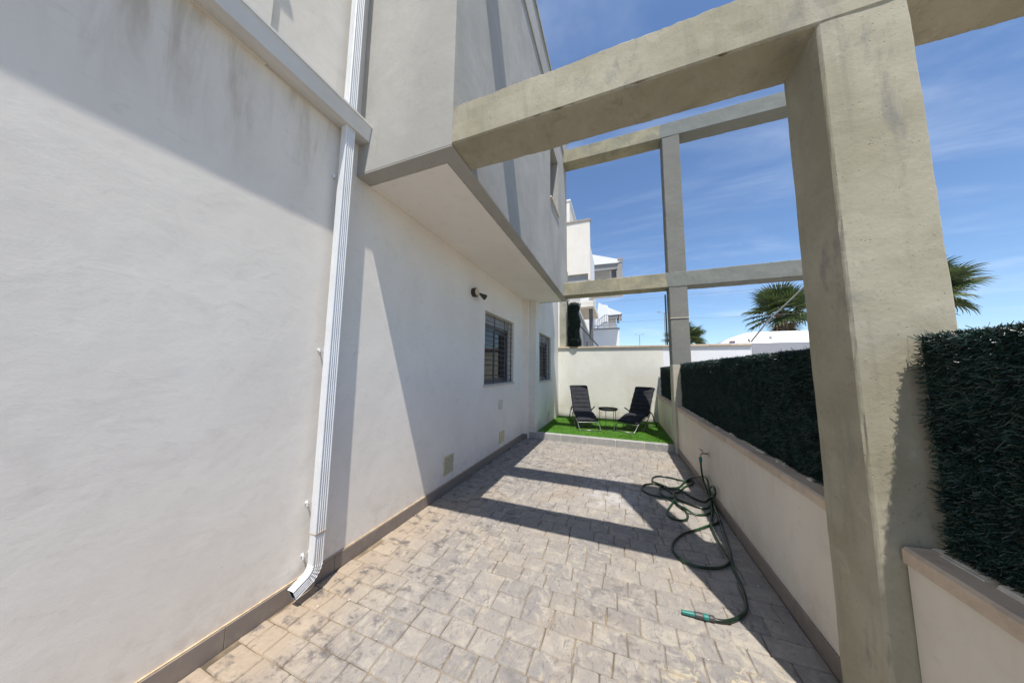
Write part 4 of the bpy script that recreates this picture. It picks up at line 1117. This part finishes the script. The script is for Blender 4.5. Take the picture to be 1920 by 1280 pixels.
def palm(x, y, zc, Rr, nf, label, tr=0.17, seed=0):
    rnd = random.Random(seed)
    root = empty("palm_tree", (x, y, 0)); tag(root, label, "palm tree")
    tp = []
    mb = MB().tube([(0.06 * math.sin(i * 0.7), 0, zc * i / 14) for i in range(15)], [tr * 1.5 if i == 0 else tr * (1 + 0.06 * (i % 2)) for i in range(15)], 12)
    mb.build("trunk", M['trunk'], root)
    protos = [frond_mesh(Rr, False, seed + k) for k in range(3)]
    objs = []
    for k, pm in enumerate(protos):
        o = pm.build("frond", M['palm'], root); objs.append(o)
    dryp = frond_mesh(Rr * 0.9, True, seed + 9).build("frond", M['palmdry'], root); objs.append(dryp)
    used = set()
    for i in range(nf):
        dry = i >= nf - 3
        src = objs[3] if dry else objs[i % 3]
        if src.name in used:
            o = src.copy(); COL.objects.link(o); o.parent = root
        else:
            o = src; used.add(src.name)
        az = i * 2.399 + rnd.uniform(-.3, .3)
        t_ = i / nf
        el = R_(78 - 125 * t_ + rnd.uniform(-9, 9))
        if dry: el = R_(rnd.uniform(-80, -62))
        o.location = (0, 0, zc + 0.05 * rnd.random())
        o.rotation_euler = (R_(rnd.uniform(-25, 25)), -el, az)
    return root
palm(5.05, 26.0, 3.80, 1.05, 30, "fan palm crown showing behind the far painted column", 0.2, 3)
palm(7.35, 17.0, 4.30, 0.92, 32, "fan palm rising behind the parked van beyond the end wall", 0.18, 11)
palm(13.5, 19.0, 5.3, 1.1, 30, "taller fan palm farther along beyond the van", 0.2, 23)

# ================================================================== VAN, LAMPS
van = empty("motorhome", (7.5, 16, 0)); tag(van, "white motorhome roof with a rounded nose showing above the end wall", "motorhome")
pf = [(4.45, 0.5), (4.45, 2.55), (4.60, 2.82), (4.85, 3.00), (5.15, 3.14), (5.45, 3.205), (6.0, 3.22), (11.2, 3.20), (11.35, 3.1), (11.35, 0.5)]
mb = MB().prism(pf, 'y', 15.0, 17.2)
o = par(mb.build("body", M['vanwhite'], None, 0.07, False, 3), van)
o.data.shade_smooth()
par(boxo("stripe", 5.28, 11.3, 14.985, 14.998, 2.655, 2.70, M['vangrey']), van)
par(boxo("marker_light", 4.64, 4.84, 14.97, 15.05, 2.81, 2.835, M['red']), van)
par(boxo("windscreen", 4.43, 4.449, 15.3, 16.9, 1.6, 2.4, M['pane']), van)
par(boxo("side_window", 7.2, 8.6, 14.985, 14.998, 1.7, 2.3, M['pane']), van)
for x in (5.6, 10.0):
    for yy in (15.05, 16.95):
        w = par(MB().lathe([(0.20, 0), (0.34, 0.02), (0.34, 0.2), (0.20, 0.22)], (x, yy, 0.33), (0, 1, 0), 20).build("wheel", M['black']), van)
fc = bpy.data.curves.new("lettering", 'FONT'); fc.body = "X"; fc.size = 0.19; fc.extrude = 0.003
ft = bpy.data.objects.new("lettering_curve", fc); COL.objects.link(ft)
lm = bpy.data.meshes.new_from_object(ft); bpy.data.objects.remove(ft); lm.materials.append(M['vangrey'])
fo = bpy.data.objects.new("lettering", lm); fo.location = (6.02, 14.985, 2.90); fo.rotation_euler = (R_(90), 0, 0)
link(fo); par(fo, van)

def lamp_post(x, y, z, lbl):
    r = empty("street_lamp", (x, y, 0)); tag(r, lbl, "street lamp", "distant street lamps")
    par(MB().tube([(x, y, 0), (x, y, z)], [0.13, 0.07], 8).build("pole", M['lamppost']), r)
    for s in (-1, 1):
        par(MB().tube([(x, y, z - 0.05), (x + s * 0.75, y, z + 0.12)], 0.045, 6).build("arm", M['lamppost']), r)
        par(MB().box(x + s * 0.95 - 0.28, x + s * 0.95 + 0.28, y - .1, y + .1, z + 0.10, z + 0.22).build("lamp_head", M['lamppost']), r)
lamp_post(8.45, 60, 12.8, "tall twin-headed street lamp beside the green fence post")
lamp_post(5.9, 90, 12.2, "small distant twin-headed street lamp low above the end wall")
